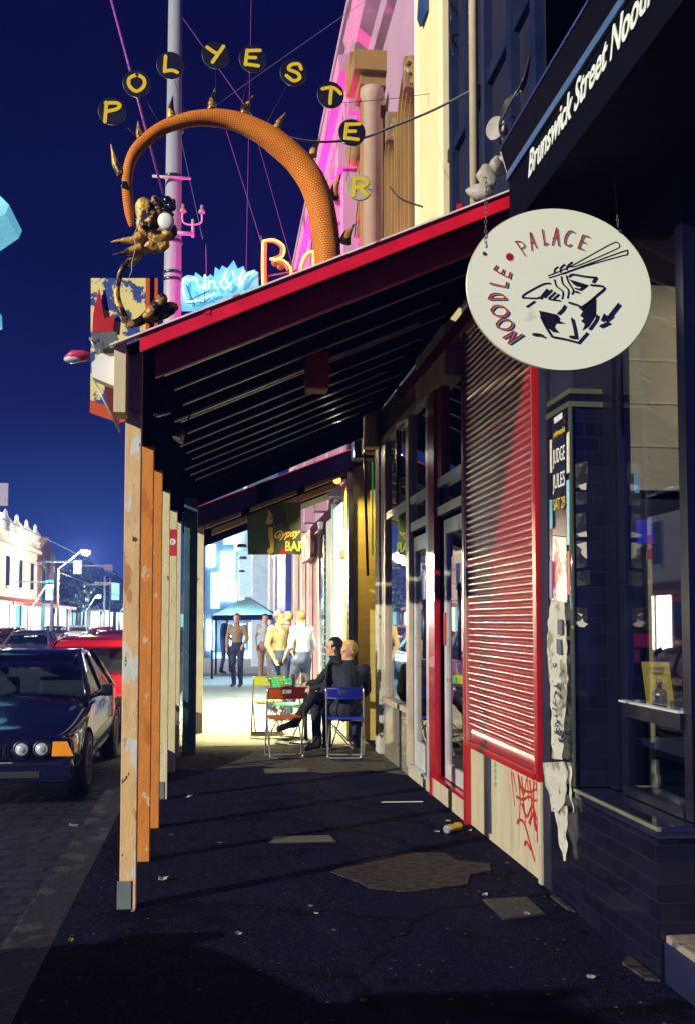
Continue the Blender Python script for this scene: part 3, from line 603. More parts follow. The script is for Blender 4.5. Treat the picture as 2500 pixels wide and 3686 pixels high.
# rust-coloured hanging box under the roof
hb = MB(); a = WY(1100, 1300, 7.4); b = WY(1180, 1410, 7.4)
hb.box((a.x, 7.3, b.z), (b.x, 7.5, rz_(b.x)-.05), bev=.02); tag(hb.build('flue_box', mat('rust_box', (.30, .05, .02), .6, var=.3, c2=(.03, .02, .03), thr=.66, tscale=12)), 'rust red flue box hanging from the verandah ceiling', 'flue')
# under-verandah lamps: a flat round one and a tilted cone spot
rd = WY(583, 1495, 7.0)
lp = thing('ceiling_lamp', 'flat round unlit lamp under the verandah edge', 'lamp', rd)
MB().lathe([(.05, .03), (.066, .012), (.066, 0), (.05, -.004)], rd, Vector((-.25, -.1, 1)), seg=24).build('lamp_disc', mat('lamp_disc', (.10, .11, .14), .25, metal=.7), lp)
MB().tube([rd+Z3*.02, rd+Z3*.13], .008).build('stem', beamm, lp)
cn = WY(640, 1585, 7.3)
sp = thing('spot_lamp', 'small tilted cone spotlight under the verandah roof', 'lamp', cn)
MB().lathe([(.012, .09), (.02, .06), (.045, .0), (.04, .002)], cn, Vector((.7, .2, 1)), seg=18).build('lamp_shade', mat('lamp_shade', (.5, .48, .45), .25, metal=.7), sp)
MB().tube([cn+Vector((.05, 0, .07)), cn+Vector((.09, .0, .2))], .006).build('stem', beamm, sp)

# ================================================================ POST-TOP LAMPS, BANNER, BRACE
fl = thing('flood_lamp', 'grey box flood lamp beside the post top', 'lamp', WY(385, 1225, 5.5))
MB().prism([WY(u, v, 5.42) for u, v in ((332, 1198), (418, 1192), (430, 1240), (352, 1258), (334, 1228))], (0, .14, 0)).build('lamp_body', mat('galv_grey', (.20, .22, .2), .4, metal=.6, c2=(.03, .03, .05), thr=.58, tscale=14), fl)
wp = thing('white_panel_lamp', 'white tapered light panel fixed left of the nearest post', 'lamp', WY(385, 1330, 5.5))
MB().prism([WY(u, v, 5.46) for u, v in ((330, 1308), (362, 1272), (429, 1272), (429, 1397), (332, 1357))], (0, .10, 0)).build('panel', mat('white_panel', (.78, .80, .78), .5, var=.08), wp)
br = MB(); br.tube([WY(323, 1215, 5.52), WY(352, 1270, 5.52)], .005); br.tube([WY(336, 1362, 5.52), WY(432, 1558, 5.56)], .0045); tag(br.build('brace_rod', mat('rod_grey', (.4, .4, .4), .4, metal=.5)), 'thin pale brace rod slanting down to the nearest post', 'rod')
MB_ = MB(); MB_.prism([WY(u, v, 5.62) for u, v in ((376, 1378), (425, 1396), (429, 1540), (398, 1490), (380, 1430))], (0, .02, 0)); tag(MB_.build('maroon_panel', mat('maroon', (.12, .01, .02), .5)), 'dark maroon curved panel behind the brace rod', 'panel')
YB = 8.0
bn = thing('painted_board', 'hanging board in yellow and blue blotches with orange right edge', 'sign board', WY(445, 1490, YB))
MB().prism([WY(u, v, YB) for u, v in ((328, 1001), (525, 1001), (525, 1500), (326, 1440))], (0, .02, 0)).build('board', mat('board_blotch', (.03, .07, .30), .55, var=.2, c2=[(.85, .74, .25), (.85, .74, .25)], thr=[.475, .56], tscale=[6, 14]), bn)
MB().prism([WY(u, v, YB) for u, v in ((525.5, 1001), (568, 1001), (568, 1510), (525.5, 1500.5))], (0, .02, 0)).build('orange_edge', mat('board_orange', (.62, .09, .015), .5, var=.2), bn)
MB().prism([WY(u, v, YB) for u, v in ((325, 1441), (525, 1501), (430, 1522), (324, 1485))], (0, .02, 0)).build('orange_foot', MC['board_orange'], bn)
fm = MB(); fm.prism([WY(u, v, YB-.03) for u, v in ((333, 1195), (336, 1130), (345, 1090), (358, 1036), (366, 1085), (376, 1148), (395, 1140), (410, 1128), (412, 1150), (408, 1192))], (0, .012, 0)); fm.build('red_flame_cutout', mat('flame_red', (.50, .01, .012), .5, var=.2), bn)
MB().tube([WY(548, 1000, YB+.01), WY(548, 1000, YB+.01)-Z3*2.6], .02).build('board_bracket', beamm, bn)

# ================================================================ SERPENT ARCH SCULPTURE
YA = 5.75
sc_ = thing('serpent_sculpture', 'orange woven serpent arch with bronze spikes and horned bronze head', 'sculpture', WY(1150, 900, YA))
wv = bpy.data.materials.new('orange_weave'); wv.use_nodes = True
n_ = wv.node_tree.nodes; l_ = wv.node_tree.links; b_ = n_['Principled BSDF']
uvn = n_.new('ShaderNodeUVMap'); br_ = n_.new('ShaderNodeTexBrick'); l_.new(uvn.outputs[0], br_.inputs[0]); br_.inputs['Scale'].default_value = 1
br_.inputs['Brick Width'].default_value = .5; br_.inputs['Row Height'].default_value = .5; br_.inputs['Mortar Size'].default_value = .06; br_.inputs['Mortar Smooth'].default_value = 1
nn_ = n_.new('ShaderNodeTexNoise'); nn_.inputs['Scale'].default_value = 14; tc_ = n_.new('ShaderNodeTexCoord'); l_.new(tc_.outputs['Object'], nn_.inputs[0])
mx_ = n_.new('ShaderNodeMix'); mx_.data_type = 'RGBA'; l_.new(nn_.outputs[0], mx_.inputs[0]); mx_.inputs[6].default_value = (.80, .17, .004, 1); mx_.inputs[7].default_value = (1.0, .36, .012, 1); m3_ = n_.new('ShaderNodeMix'); m3_.data_type = 'RGBA'; l_.new(br_.outputs['Fac'], m3_.inputs[0]); l_.new(mx_.outputs[2], m3_.inputs[6]); m3_.inputs[7].default_value = (.22, .03, .002, 1); l_.new(m3_.outputs[2], b_.inputs['Base Color'])
bp_ = n_.new('ShaderNodeBump'); bp_.inputs['Strength'].default_value = .9; bp_.inputs['Distance'].default_value = .02; bp_.invert = True; l_.new(br_.outputs['Fac'], bp_.inputs['Height']); l_.new(bp_.outputs[0], b_.inputs['Normal']); b_.inputs['Roughness'].default_value = .6
A = [((1180, 960), 49), ((1178, 907), 49), ((1163, 785), 52), ((1133, 675), 51), ((1076, 587), 49), ((992, 511), 45), ((908, 460), 39), ((822, 430), 33), ((733, 424), 29), ((657, 436), 26), ((588, 460), 24), ((535, 496), 23), ((490, 542), 22), ((466, 595), 20), ((458, 656), 19), ((460, 710), 19), ((466, 770), 16), ((474, 818), 7)]
cp = crom([WY(a[0], a[1], YA) for a, _ in A], 8); rr = lerpr([r for _, r in A], len(cp)); mpp = YA/F
bm = bmesh.new(); uv = bm.loops.layers.uv.new('UVMap'); SG = 28; rings = []; dist = 0; ds = []
for i, p in enumerate(cp):
    if i: dist += (p-cp[i-1]).length
    ds.append(dist); t = (cp[min(i+1, len(cp)-1)]-cp[max(i-1, 0)]).normalized(); sdv = t.cross(Y3).normalized()
    rings.append([bm.verts.new(p+(sdv*math.cos(2*math.pi*k/SG)+Y3*math.sin(2*math.pi*k/SG))*rr[i]*mpp*(1+.05*noise.noise(p*9+Vector((k*.3, 0, 0))))) for k in range(SG)])
for i in range(len(cp)-1):
    for k in range(SG):
        f = bm.faces.new([rings[i][k], rings[i][(k+1) % SG], rings[i+1][(k+1) % SG], rings[i+1][k]]); f.smooth = True
        for L, (du, dv) in zip(f.loops, ((0, 0), (1, 0), (1, 1), (0, 1))): L[uv].uv = ((k+du)*.5, (ds[i] if dv == 0 else ds[i+1])*36)
bm.faces.new(rings[0]); bm.faces.new(rings[-1][::-1])
bmesh.ops.recalc_face_normals(bm, faces=bm.faces)
o_ = world_loc(sc_); bmesh.ops.translate(bm, verts=bm.verts, vec=-o_)
me = bpy.data.meshes.new('arch_body'); bm.to_mesh(me); bm.free(); me.materials.append(wv); ab = bpy.data.objects.new('arch_body', me); col.objects.link(ab); ab.parent = sc_
bronze = mat('bronze', (.62, .36, .07), .4, metal=.3, var=.35, scale=14, bump=.8, bscale=30, c2=(.03, .012, .01), thr=.50, tscale=11)
def zz1(x, y): return (200+x/1.3133, 100+y/1.3133)
for tip, base, w in (((262, 548), (312, 695), 24), ((390, 440), (405, 520), 20), ((556, 320), (552, 430), 25), ((755, 285), (742, 390), 24), ((935, 318), (895, 412), 24), ((1088, 400), (1045, 478), 20), ((1252, 518), (1215, 605), 22), ((1352, 680), (1315, 805), 27), ((1412, 925), (1365, 1015), 30)):
    t = WY(*zz1(*tip), YA); b = WY(*zz1(*base), YA); mid = b.lerp(t, .35)+(t-b).cross(Y3)*.06
    pts = crom([b, mid, b.lerp(t, .7)+(t-b).cross(Y3)*.03, t], 4)
    MB().tube(pts, lerpr([w/1.3133*mpp*1.05, w/1.3133*mpp*.72, w/1.3133*mpp*.32, .001], len(pts)), seg=12).build('spike', bronze, sc_)
# head (zoom 4.303x from 380,680)
def zh(x, y): return (380+x/4.303, 680+y/4.303)
def lump(mb, x, y, rx, rz, ry=None, tilt=0):
    c = WY(*zh(x, y), YA-.03); rx *= mpp/4.303; rz *= mpp/4.303; ry = (ry or 120)*mpp/4.303
    m = Matrix.Translation(c) @ Matrix.Rotation(math.radians(tilt), 4, 'Y') @ Matrix.Diagonal((rx, ry, rz, 1))
    bmesh.ops.create_uvsphere(mb.bm, u_segments=16, v_segments=12, radius=1, matrix=m)
hd = MB()
for a in ((600, 330, 150, 200, 110, -10), (690, 470, 170, 170, 130, 20), (590, 560, 110, 130, 110, 0), (800, 230, 80, 130, 80, -25), (860, 420, 150, 140, 100, 30), (960, 640, 160, 140, 100, 0), (820, 760, 170, 110, 110, 15), (700, 880, 140, 90, 100, 25), (560, 760, 120, 120, 90, 0), (880, 880, 130, 90, 80, -35), (480, 1050, 110, 70, 80, -30), (580, 950, 120, 80, 80, -20), (400, 1130, 70, 70, 70, 0), (540, 830, 90, 60, 120, -20)):
    lump(hd, *a)
ho = hd.build('head', bronze, sc_)
rm = ho.modifiers.new('r', 'REMESH'); rm.mode = 'VOXEL'; rm.voxel_size = .0045; rm.use_smooth_shade = True
smm = ho.modifiers.new('s', 'SMOOTH'); smm.iterations = 6
tx = bpy.data.textures.new('lumpy', 'CLOUDS'); tx.noise_scale = .05; dp = ho.modifiers.new('d', 'DISPLACE'); dp.texture = tx; dp.strength = .022; dp.mid_level = .5
dg = bpy.context.evaluated_depsgraph_get(); nm = bpy.data.meshes.new_from_object(ho.evaluated_get(dg)); ho.modifiers.clear(); ho.data = nm
def horn(name, pts, rad, m=bronze, dy=0, par=None, seg=12):
    p = crom([WY(*zh(*q), YA-.03+dy) for q in pts], 6); MB().tube(p, lerpr([r*mpp/4.303 for r in rad], len(p)), seg=seg).build(name, m, par or ho)
horn('horn', [(560, 740), (430, 790), (250, 800), (80, 822)], [70, 60, 35, 3], dy=-.03)
horn('horn', [(560, 900), (420, 950), (260, 1000), (100, 1020)], [70, 60, 40, 3], dy=-.04)
horn('lower_tusk', [(420, 1060), (300, 1180), (220, 1350), (180, 1550), (190, 1720), (250, 1900), (350, 2060), (450, 2120)], [30, 42, 45, 48, 55, 66, 66, 50], dy=-.02)
horn('tail_fin', [(330, 2060), (460, 2080), (600, 2010), (760, 1860), (900, 1680), (935, 1640)], [50, 60, 75, 100, 80, 12], dy=.06)
horn('tail_fin', [(640, 2060), (760, 1990), (900, 1890), (1060, 1840), (1130, 1850)], [40, 90, 130, 90, 20], dy=.10)
for a in ((960, 180, 80, 70), (1020, 270, 85, 80), (930, 330, 75, 75), (1060, 210, 40, 50), (300, -60, 65, 60), (980, 400, 90, 50)):
    bb = MB(); lump(bb, *a, 80)
    for f in bb.bm.faces: f.smooth = True
    bb.build('black_curl', mat('gloss_black', (.006, .006, .02), .1, coat=1), ho)
ew = MB(); lump(ew, 955, 620, 125, 135, 60, -25)
for f in ew.bm.faces: f.smooth = True
eo = ew.build('white_tooth', mat('tooth_white', (.78, .82, .74), .4, var=.05), ho); eo.location.y -= .11
tg = MB(); tg.tube([WY(*zh(*q), YA-.13) for q in ((470, 460), (520, 510), (490, 600), (430, 740), (475, 880), (440, 1020), (405, 1150), (410, 1260), (370, 1370))], .0018, seg=6); tg.build('loose_wire', mat('wire_pale', (.5, .55, .6), .5), ho)
# ---------------------------------------------------------------- lettered discs
discs = [('P', (268, 392)), ('O', (384, 262)), ('L', (543, 175)), ('Y', (757, 128)), ('E', (932, 145)), ('S', (1125, 210)), ('T', (1300, 315)), ('E', (1400, 493)), ('R', (1435, 752))]
LT = {'P': [[(-32, 56), (-28, 0), (-26, -38)], [(-30, -34), (20, -38), (36, -26), (20, -8), (-24, 6)]], 'O': [[(2, -42), (-34, -20), (-32, 18), (2, 40), (34, 12), (34, -22), (2, -42)]], 'L': [[(-22, -40), (-26, 36)], [(-24, 34), (10, 28), (34, 36)]],
      'Y': [[(-40, -34), (-10, -14), (4, -8)], [(38, -44), (14, -6), (-14, 38)]], 'E': [[(-26, -38), (-34, 34)], [(-26, -36), (36, -42)], [(-30, -2), (14, -4)], [(-34, 32), (28, 36)]],
      'S': [[(38, -18), (24, -42), (-12, -34), (-22, -12), (20, 4), (30, 28), (2, 44), (-34, 20)]], 'T': [[(-40, -24), (0, -34), (26, -28), (50, -6)], [(4, -28), (0, 14), (-2, 46)]], 'R': [[(-26, -42), (-30, 44)], [(-26, -38), (16, -40), (38, -22), (12, 0), (-22, 4)], [(0, 2), (18, 20), (36, 40)]]}
yel = mat('letter_yellow', (.80, .56, .01), .5, var=.12, scale=20); dblk = mat('disc_black', (.007, .007, .025), .4, var=.4); dworn = mat('disc_worn', (.45, .42, .3), .6, c2=(.03, .03, .03), thr=.58, tscale=24)
where = ['leftmost in the arc', 'second in the arc', 'third, in front of the grey pole', 'fourth, at the top of the arc', 'fifth, right of the topmost', 'sixth, before dark sky', 'seventh, dark disc at the pink building edge', 'in front of the pink facade', 'weathered pale disc, last and lowest']
for (ch, (x, y)), wh in zip(discs, where):
    c = WY(*zz1(x, y), YA-.02); R_ = 66/1.3133*mpp
    t = thing('letter_disc', 'round disc with yellow letter %s, %s' % (ch, wh), 'letter sign', c, 'lettered discs round the serpent arch')
    MB().lathe([(R_, 0), (R_, .010), (R_*.97, .012)], c+Y3*.012, -Y3, seg=40).build('disc', dworn if ch == 'R' else dblk, t)
    lt = MB()
    for st in LT[ch]: lt.ribbon([c+Vector((px_/1.3133*mpp, -.0005, -py_/1.3133*mpp)) for px_, py_ in st], 17/1.3133*mpp*(1.0 if ch != 'R' else 1.1), (0, -.002, 0), smooth=True)
    lt.build('letter', yel, t)
    # rod down to the arch or roof
    if ch in 'TR' or (ch == 'E' and x > 1000): q_ = zz1(x-22, y+230 if ch != 'R' else 985); e = WY(q_[0], q_[1], YA)
    else:
        e = min(cp, key=lambda q: (q-c).length)
    st_ = c+(e-c).normalized()*R_+Y3*.02
    MB().tube([st_, e+Y3*.02], .0016 if ch != 'R' else .003, seg=6).build('rod', mat('rod_dark', (.05, .01, .03), .4), t)

# ================================================================ NEAR AWNING (black, lettered fascia)
aw = thing('black_awning', 'black box awning with white brushed Brunswick Street lettering', 'awning', (1.9, 4.0, 3.5))
XA = 1.46; ye = 5.0
A1 = WY(1800, 540, ye); B1 = WY(1830, 645, ye)
sec = [(A1.x, A1.z), (B1.x, B1.z), (B1.x, 3.60), (B1.x+.03, 3.60), (2.39, 3.76), (2.39, 4.55), (A1.x+.05, A1.z+.01)]
g = MB(); g.loft([[(x, y, z) for x, z in sec] for y in (ye, 1.4)], smooth=False); g.build('awning_box', mat('awning_black', (.0015, .0015, .008), .85, spec=.08, var=.3, bump=.4), aw)
g = MB(); g.tube([(A1.x-.004, ye, A1.z+.005), (A1.x-.004, 1.4, A1.z+.005)], .007, seg=6); g.build('edge_trim', mat('blue_trim', (.03, .04, .3), .4), aw)
g = MB(); g.box((B1.x-.016, 1.4, B1.z-.012), (B1.x-.002, ye, B1.z+.028)); g.build('ribbed_strip', mat('blue_grey_strip', (.06, .12, .26), .5, var=.4, scale=40, stretch=(1, 6, 1)), aw)
g = MB(); g.prism([WY(u, v, ye+.003) for u, v in ((1801, 542), (1856, 560), (1832, 640))], (0, .02, 0)); g.build('end_cap', mat('cap_grey', (.35, .35, .3), .5), aw)
text('awning_lettering', 'Brunswick Street Noodle', (B1.x-.006, 4.66, B1.z-.150), -Y3, Z3, .175, mat('lettering_white', (.72, .78, .72), .5, var=.1), aw, shear=.35, sx=.82, bold=.003)
MB().box((2.125, 1.4, 3.6), (2.38, 5.0, 3.74)).build('soffit', MC['awning_black'], aw)
# silver clamps and dark bundle where awnings meet
tp_ = MB(); 
for a in ((1745, 640, 70, 60), (1790, 600, 50, 45), (1720, 690, 60, 40), (1815, 590, 30, 30)):
    c = WY(a[0], a[1], 5.5); tp_.ball(c, (a[2]*.0011, .06, a[3]*.0011), seg=10)
for v in tp_.bm.verts: v.co += Vector([noise.noise(v.co*14+Vector((i*5, 0, 0)))*.05 for i in range(3)])
tag(tp_.build('tarpaulin_bundle', mat('tarp', (.42, .38, .32), .6, var=.4, c2=(.14, .05, .22), thr=.6, tscale=3, bump=1, bscale=20)), 'crumpled grey tarpaulin bundle on the roof edge below the awning end', 'tarpaulin')

# ================================================================ OVAL NOODLE SIGN
YS = 4.4; mp4 = YS/F
ov = thing('oval_sign', 'hanging white oval sign lettered NOODLE PALACE with a noodle box drawing', 'sign', WY(2010, 1330, YS))
oc = WY(2010, 1040.5, YS); ax, az = (WY(2341, 1040, YS)-WY(1679, 1040, YS)).x/2, (WY(2010, 751, YS)-WY(2010, 1331, YS)).z/2; oc.x = (WY(2341, 1040, YS).x+WY(1679, 1040, YS).x)/2
g = MB(); g.prism([oc+Vector((ax*math.cos(a), 0, az*math.sin(a))) for a in [2*math.pi*k/72 for k in range(72)]], (0, .018, 0)); g.build('oval_panel', mat('sign_face', (.82, .86, .70), .28, var=.04, scale=3, coat=.2, c2=(.66, .66, .5), thr=.66, tscale=3), ov)
g = MB(); g.tube([oc+Vector((ax*math.cos(a), .009, az*math.sin(a))) for a in [2*math.pi*k/72 for k in range(73)]], .005, seg=6); g.build('sign_rim', mat('rim', (.5, .45, .35), .4, metal=.4), ov)
def s4(x, y): return (1600+x/1.7511, 650+y/1.7511)
fr_ = Vector((0, -.0008, 0))
def ink(mbx, st, w, m=None): mbx.ribbon([WY(*s4(*q), YS-.0005) for q in st], [x*mp4/1.7511 for x in (w if isinstance(w, (list, tuple)) else [w, w])], fr_)
rd_ = MB(); sh_ = MB()
RED = [[[(445, 385), (505, 475)], [(440, 385), (475, 385), (500, 410), (480, 428), (470, 425)]],   # P
 [[(535, 330), (545, 440)], [(537, 328), (575, 425)], [(538, 395), (560, 388)]],
 [[(610, 310), (625, 405)], [(622, 405), (645, 395)]],
 [[(700, 300), (672, 405)], [(700, 300), (712, 410)], [(678, 365), (706, 362)]],
 [[(808, 325), (780, 320), (755, 355), (752, 395), (770, 412), (790, 402)]],
 [[(865, 345), (835, 425)], [(865, 345), (905, 355)], [(853, 385), (880, 392)], [(835, 425), (868, 435)]],
 [[(305, 560), (352, 590), (398, 612)], [(305, 560), (322, 535)], [(352, 588), (364, 560)], [(398, 612), (406, 578)]],   # E
 [[(280, 648), (378, 670)], [(378, 670), (385, 640)]],   # L
 [[(270, 745), (378, 745)], [(270, 745), (285, 720), (320, 712), (360, 722), (378, 745)]],   # D
 [[(285, 815), (310, 790), (360, 795), (388, 825), (365, 852), (310, 848), (285, 815)]],
 [[(318, 905), (350, 875), (400, 880), (418, 905), (390, 935), (335, 930), (318, 905)]],
 [[(362, 990), (430, 950)], [(430, 950), (395, 1025)], [(395, 1025), (482, 968)]]]
for Lt in RED:
    for st in Lt:
        ink(rd_, st, [8, 5.5]); sh_.ribbon([WY(*s4(q[0]+9, q[1]+6), YS-.0003) for q in st], [7*mp4/1.7511, 4*mp4/1.7511], (0, -.0002, 0))
dc = WY(*s4(405, 480), YS-.0005); rd_.prism([dc+Vector((25*mp4/1.7511*math.cos(a), 0, 25*mp4/1.7511*math.sin(a))) for a in [k*math.pi/12 for k in range(24)]], (0, -.001, 0))
dc2 = WY(*s4(411, 485), YS-.0003); sh_.prism([dc2+Vector((26*mp4/1.7511*math.cos(a), 0, 26*mp4/1.7511*math.sin(a))) for a in [k*math.pi/12 for k in range(24)]], (0, -.0002, 0))
sh_.build('lettering_shadow', mat('shadow_paint', (.30, .33, .36), .5), ov)
rd_.build('red_lettering', mat('sign_lettering_red', (.42, .008, .01), .4), ov)
bk_ = MB()
for st, w in (([(650, 600), (790, 540), (1045, 400), (1090, 395), (1100, 415)], 7), ([(1100, 415), (1060, 440), (850, 530), (790, 545)], 6), ([(655, 612), (740, 585), (1110, 450), (1148, 450), (1146, 468)], 7), ([(1146, 468), (1110, 475), (880, 540), (740, 590)], 6),
              ([(688, 580), (690, 560), (708, 545)], 10), ([(725, 575), (728, 550), (750, 530)], 11), ([(765, 560), (768, 540), (798, 515)], 10),
              ([(688, 625), (700, 665), (740, 700), (735, 745)], 8), ([(730, 605), (740, 650), (775, 690), (770, 740)], 8), ([(762, 600), (775, 640), (805, 690), (798, 715)], 8),
              ([(485, 738), (500, 715), (610, 655), (660, 648)], 8), ([(485, 738), (570, 742), (590, 735)], 7), ([(640, 690), (600, 740)], 16), ([(668, 690), (625, 735)], 9), ([(690, 705), (650, 742)], 8), ([(712, 718), (680, 745)], 8), ([(650, 748), (725, 758)], 5),
              ([(778, 605), (800, 592), (880, 605), (948, 612)], 8), ([(948, 612), (930, 638)], 14), ([(915, 658), (1000, 672), (955, 720), (890, 775), (850, 800)], 8), ([(560, 760), (510, 795)], 5), ([(820, 660), (880, 665)], 6), ([(818, 680), (850, 690)], 6), ([(812, 700), (840, 705)], 6),
              ([(750, 790), (735, 815), (710, 838)], 12), ([(778, 770), (840, 790), (860, 810)], 9), ([(600, 860), (630, 920), (670, 985)], 8), ([(670, 985), (750, 1000), (835, 1022)], 8), ([(835, 1022), (890, 960)], 7), ([(905, 935), (945, 880), (955, 850)], 7),
              ([(795, 870), (810, 930), (820, 990)], 10), ([(785, 985), (818, 988)], 12), ([(552, 970), (585, 972), (615, 982)], 13), ([(1000, 845), (985, 880)], 10), ([(1088, 780), (1045, 835), (1010, 880)], 13), ([(1045, 852), (1010, 880)], 9), ([(975, 918), (1025, 895)], 11)):
    ink(bk_, st, w)
def blot(px, k): bk_.prism([WY(*s4(*q), YS-.0005) for q in px], (0, -.0010-.0001*k, 0))
blot([(590, 820), (640, 830), (705, 845), (725, 870), (720, 885), (760, 902), (700, 902), (690, 925), (720, 960), (680, 955), (650, 930), (610, 880)], 1)
blot([(945, 725), (952, 760), (950, 850), (905, 920), (865, 945), (880, 905), (855, 885), (872, 870), (850, 850), (868, 825), (840, 800), (890, 775)], 2)
blot([(780, 622), (840, 640), (905, 660), (870, 690), (835, 690), (860, 668), (810, 655)], 3)
bk_.build('black_drawing', mat('sign_black', (.01, .008, .025), .4), ov)
for (u, v) in ((1740, 913), (2228, 832)): 
    c = WY(u, v, YS); MB().lathe([(.008, 0), (.008, .004)], c-Y3*.001, -Y3, seg=12).build('sign_bolt', mat('bolt', (.1, .1, .12), .4, metal=.6), ov)
def chain(name, p0, p1, label, r=.0016, link=.022):
    mb = MB(); L = (p1-p0).length; n = max(2, int(L/link)); d = (p1-p0).normalized(); a = d.cross(Y3).normalized(); b = d.cross(a)
    for i in range(n):
        c = p0.lerp(p1, (i+.5)/n); s = a if i % 2 else b
        mb.tube([c+d*(link*.62*math.cos(q))+s*(link*.24*math.sin(q)) for q in [2*math.pi*k/10 for k in range(11)]], r, seg=5, cap=False)
    return tag(mb.build(name, mat('chain_steel', (.12, .12, .14), .4, metal=.7)), label, 'chain', 'chains holding the oval sign')
chain('hanging_chain', WY(1745, 890, YS), WY(1748, 640, YS), 'short steel chain at the left hole of the oval sign')
chain('hanging_chain', WY(2222, 818, YS), WY(2185, 350, YS), 'long steel chain at the right hole of the oval sign')
# ================================================================ UPPER FACADES ABOVE THE VERANDAH (X about 1.9)
nav = thing('navy_building', 'dark navy upper storey with cream drain pipe above the verandah', 'building', (3.5, 6.6, 4.6))
g = MB(); g.box((1.92, 5.2, 4.2), (6, 8.02, 13)); g.build('wall', navyw, nav)
g = MB()
for y in (5.6, 6.1, 6.75, 7.2, 7.75): g.box((1.86, y, 4.6), (1.918, y+.10, 13))
for z in (5.4, 7.4, 9.2): g.box((1.88, 5.3, z), (1.919, 8.0, z+.10))
g.build('window_moulding', mat('navy_trim', (.006, .013, .05), .4, var=.4), nav)
MB().tube([(1.83, 6.93, 4.3), (1.83, 6.93, 12)], .035).build('drain_pipe', mat('cream_pipe', (.55, .48, .3), .5), nav)
MB().tube([(1.80, 6.0, 6.3), (1.80, 6.0, 12)], .02).build('drain_pipe', mat('cream_pipe', (.55, .48, .3), .5), nav)
cnd = MB()
for k in range(5): 
    o = .02*k
    cnd.tube(crom([WX(1800+8*k, 520, 1.8-o), WX(1795, 440+6*k, 1.8-o), WX(1820+5*k, 360, 1.78-o), WX(1880, 320-8*k, 1.75-o), WX(1905, 200, 1.78)], 6), .007, seg=6)
cnd.build('cable_bundle', mat('cable_black', (.03, .03, .04), .4), nav)
rl = WX(1782, 462, 1.75)
g = thing('round_lamp', 'round silver lamp on the navy wall beside hanging conduit', 'lamp', rl)
MB().lathe([(.02, -.1), (.05, -.06), (.075, 0), (.072, .01)], rl, Vector((-.8, -.6, -.1)), seg=20).build('lamp_shade', mat('lamp_silver', (.55, .5, .45), .3, metal=.7), g)
MB().tube([rl+Vector((.05, .04, 0)), rl+Vector((.17, .1, 0))], .012).build('bracket', darkp, g)
cr = thing('cream_building', 'bright cream rendered party wall strip rising above the verandah', 'building', (3.5, 8.7, 4.0))
crw = mat('cream_wall_bright', (.80, .68, .36), .8, var=.08, scale=3, bump=.5, bscale=12, c2=(.3, .24, .12), thr=.735, tscale=9, stretch=(1, 1, .4))
MB().box((1.86, 8.03, 3.6), (6, 9.26, 13)).build('wall', crw, cr)
mm = mat('cream_margin', (.82, .76, .5), .7, var=.08)
for a, b in ((8.031, 8.22), (9.0, 9.259)): MB().box((1.852, a, 3.6), (1.859, b, 13)).build('margin_strip', mm, cr)
fb = thing('wall_floodlight', 'blue black floodlight box on top of the cream wall', 'floodlight', WX(1560, 10, 1.7))
MB().prism([WY(u, v, 8.6) for u, v in ((1522, -60), (1612, -60), (1600, 15), (1528, 40), (1518, 10))], (0, .25, 0)).build('lamp_body', mat('flood_blue', (.02, .06, .2), .4), fb)
MB().tube(crom([WX(1612, 0, 1.84), WX(1622, 60, 1.84), WX(1615, 130, 1.84), WX(1630, 200, 1.84)], 5), .006, seg=6).build('lamp_cable', MC['cable_black'], fb)

vt = thing('victorian_building', 'ornate stuccoed Victorian facade, pink lit, with arched windows and columns', 'building', (4, 16, 4))
stc = mat('stucco', (.42, .26, .37), .75, var=.15, scale=2, bump=.4, bscale=20)
brn = mat('stucco_brown', (.26, .17, .045), .7, var=.3, scale=4, bump=.3, stretch=(1, 1, .3))
MB().box((2.0, 9.27, 3.6), (6, 26, 9.6)).build('wall', stc, vt)
# cornices: profiles swept along the street
def sweep(name, prof, y0, y1, m, par):
    g = MB(); g.loft([[(x, y, z) for x, z in prof] for y in (y0, y1)], smooth=False); return g.build(name, m, par)
sweep('main_cornice', [(2.0, 8.55), (1.86, 8.6), (1.84, 8.75), (1.72, 8.82), (1.70, 8.98), (1.58, 9.02), (1.56, 9.22), (2.0, 9.3)], 13.0, 26, stc, vt)
sweep('main_cornice', [(2.0, 8.75), (1.90, 8.8), (1.88, 9.0), (1.72, 9.1), (1.66, 9.3), (1.62, 9.4), (2.0, 9.46)], 9.28, 12.99, stc, vt)
sweep('parapet', [(2.1, 9.6), (1.95, 9.6), (1.95, 10.7), (1.85, 10.75), (1.85, 10.9), (2.1, 10.9)], 9.28, 26, stc, vt)
sweep('string_course', [(2.0, 5.3), (1.86, 5.34), (1.82, 5.5), (1.88, 5.6), (2.0, 5.62)], 13.0, 26, stc, vt)
y = 13.2
while y < 25: MB().box((1.72, y, 8.56), (1.999, y+.12, 8.80)).build('dentil', stc, vt); y += .34
MB().box((1.66, 12.62, 8.62), (1.999, 12.98, 9.05)).build('cornice_console', brn, vt)
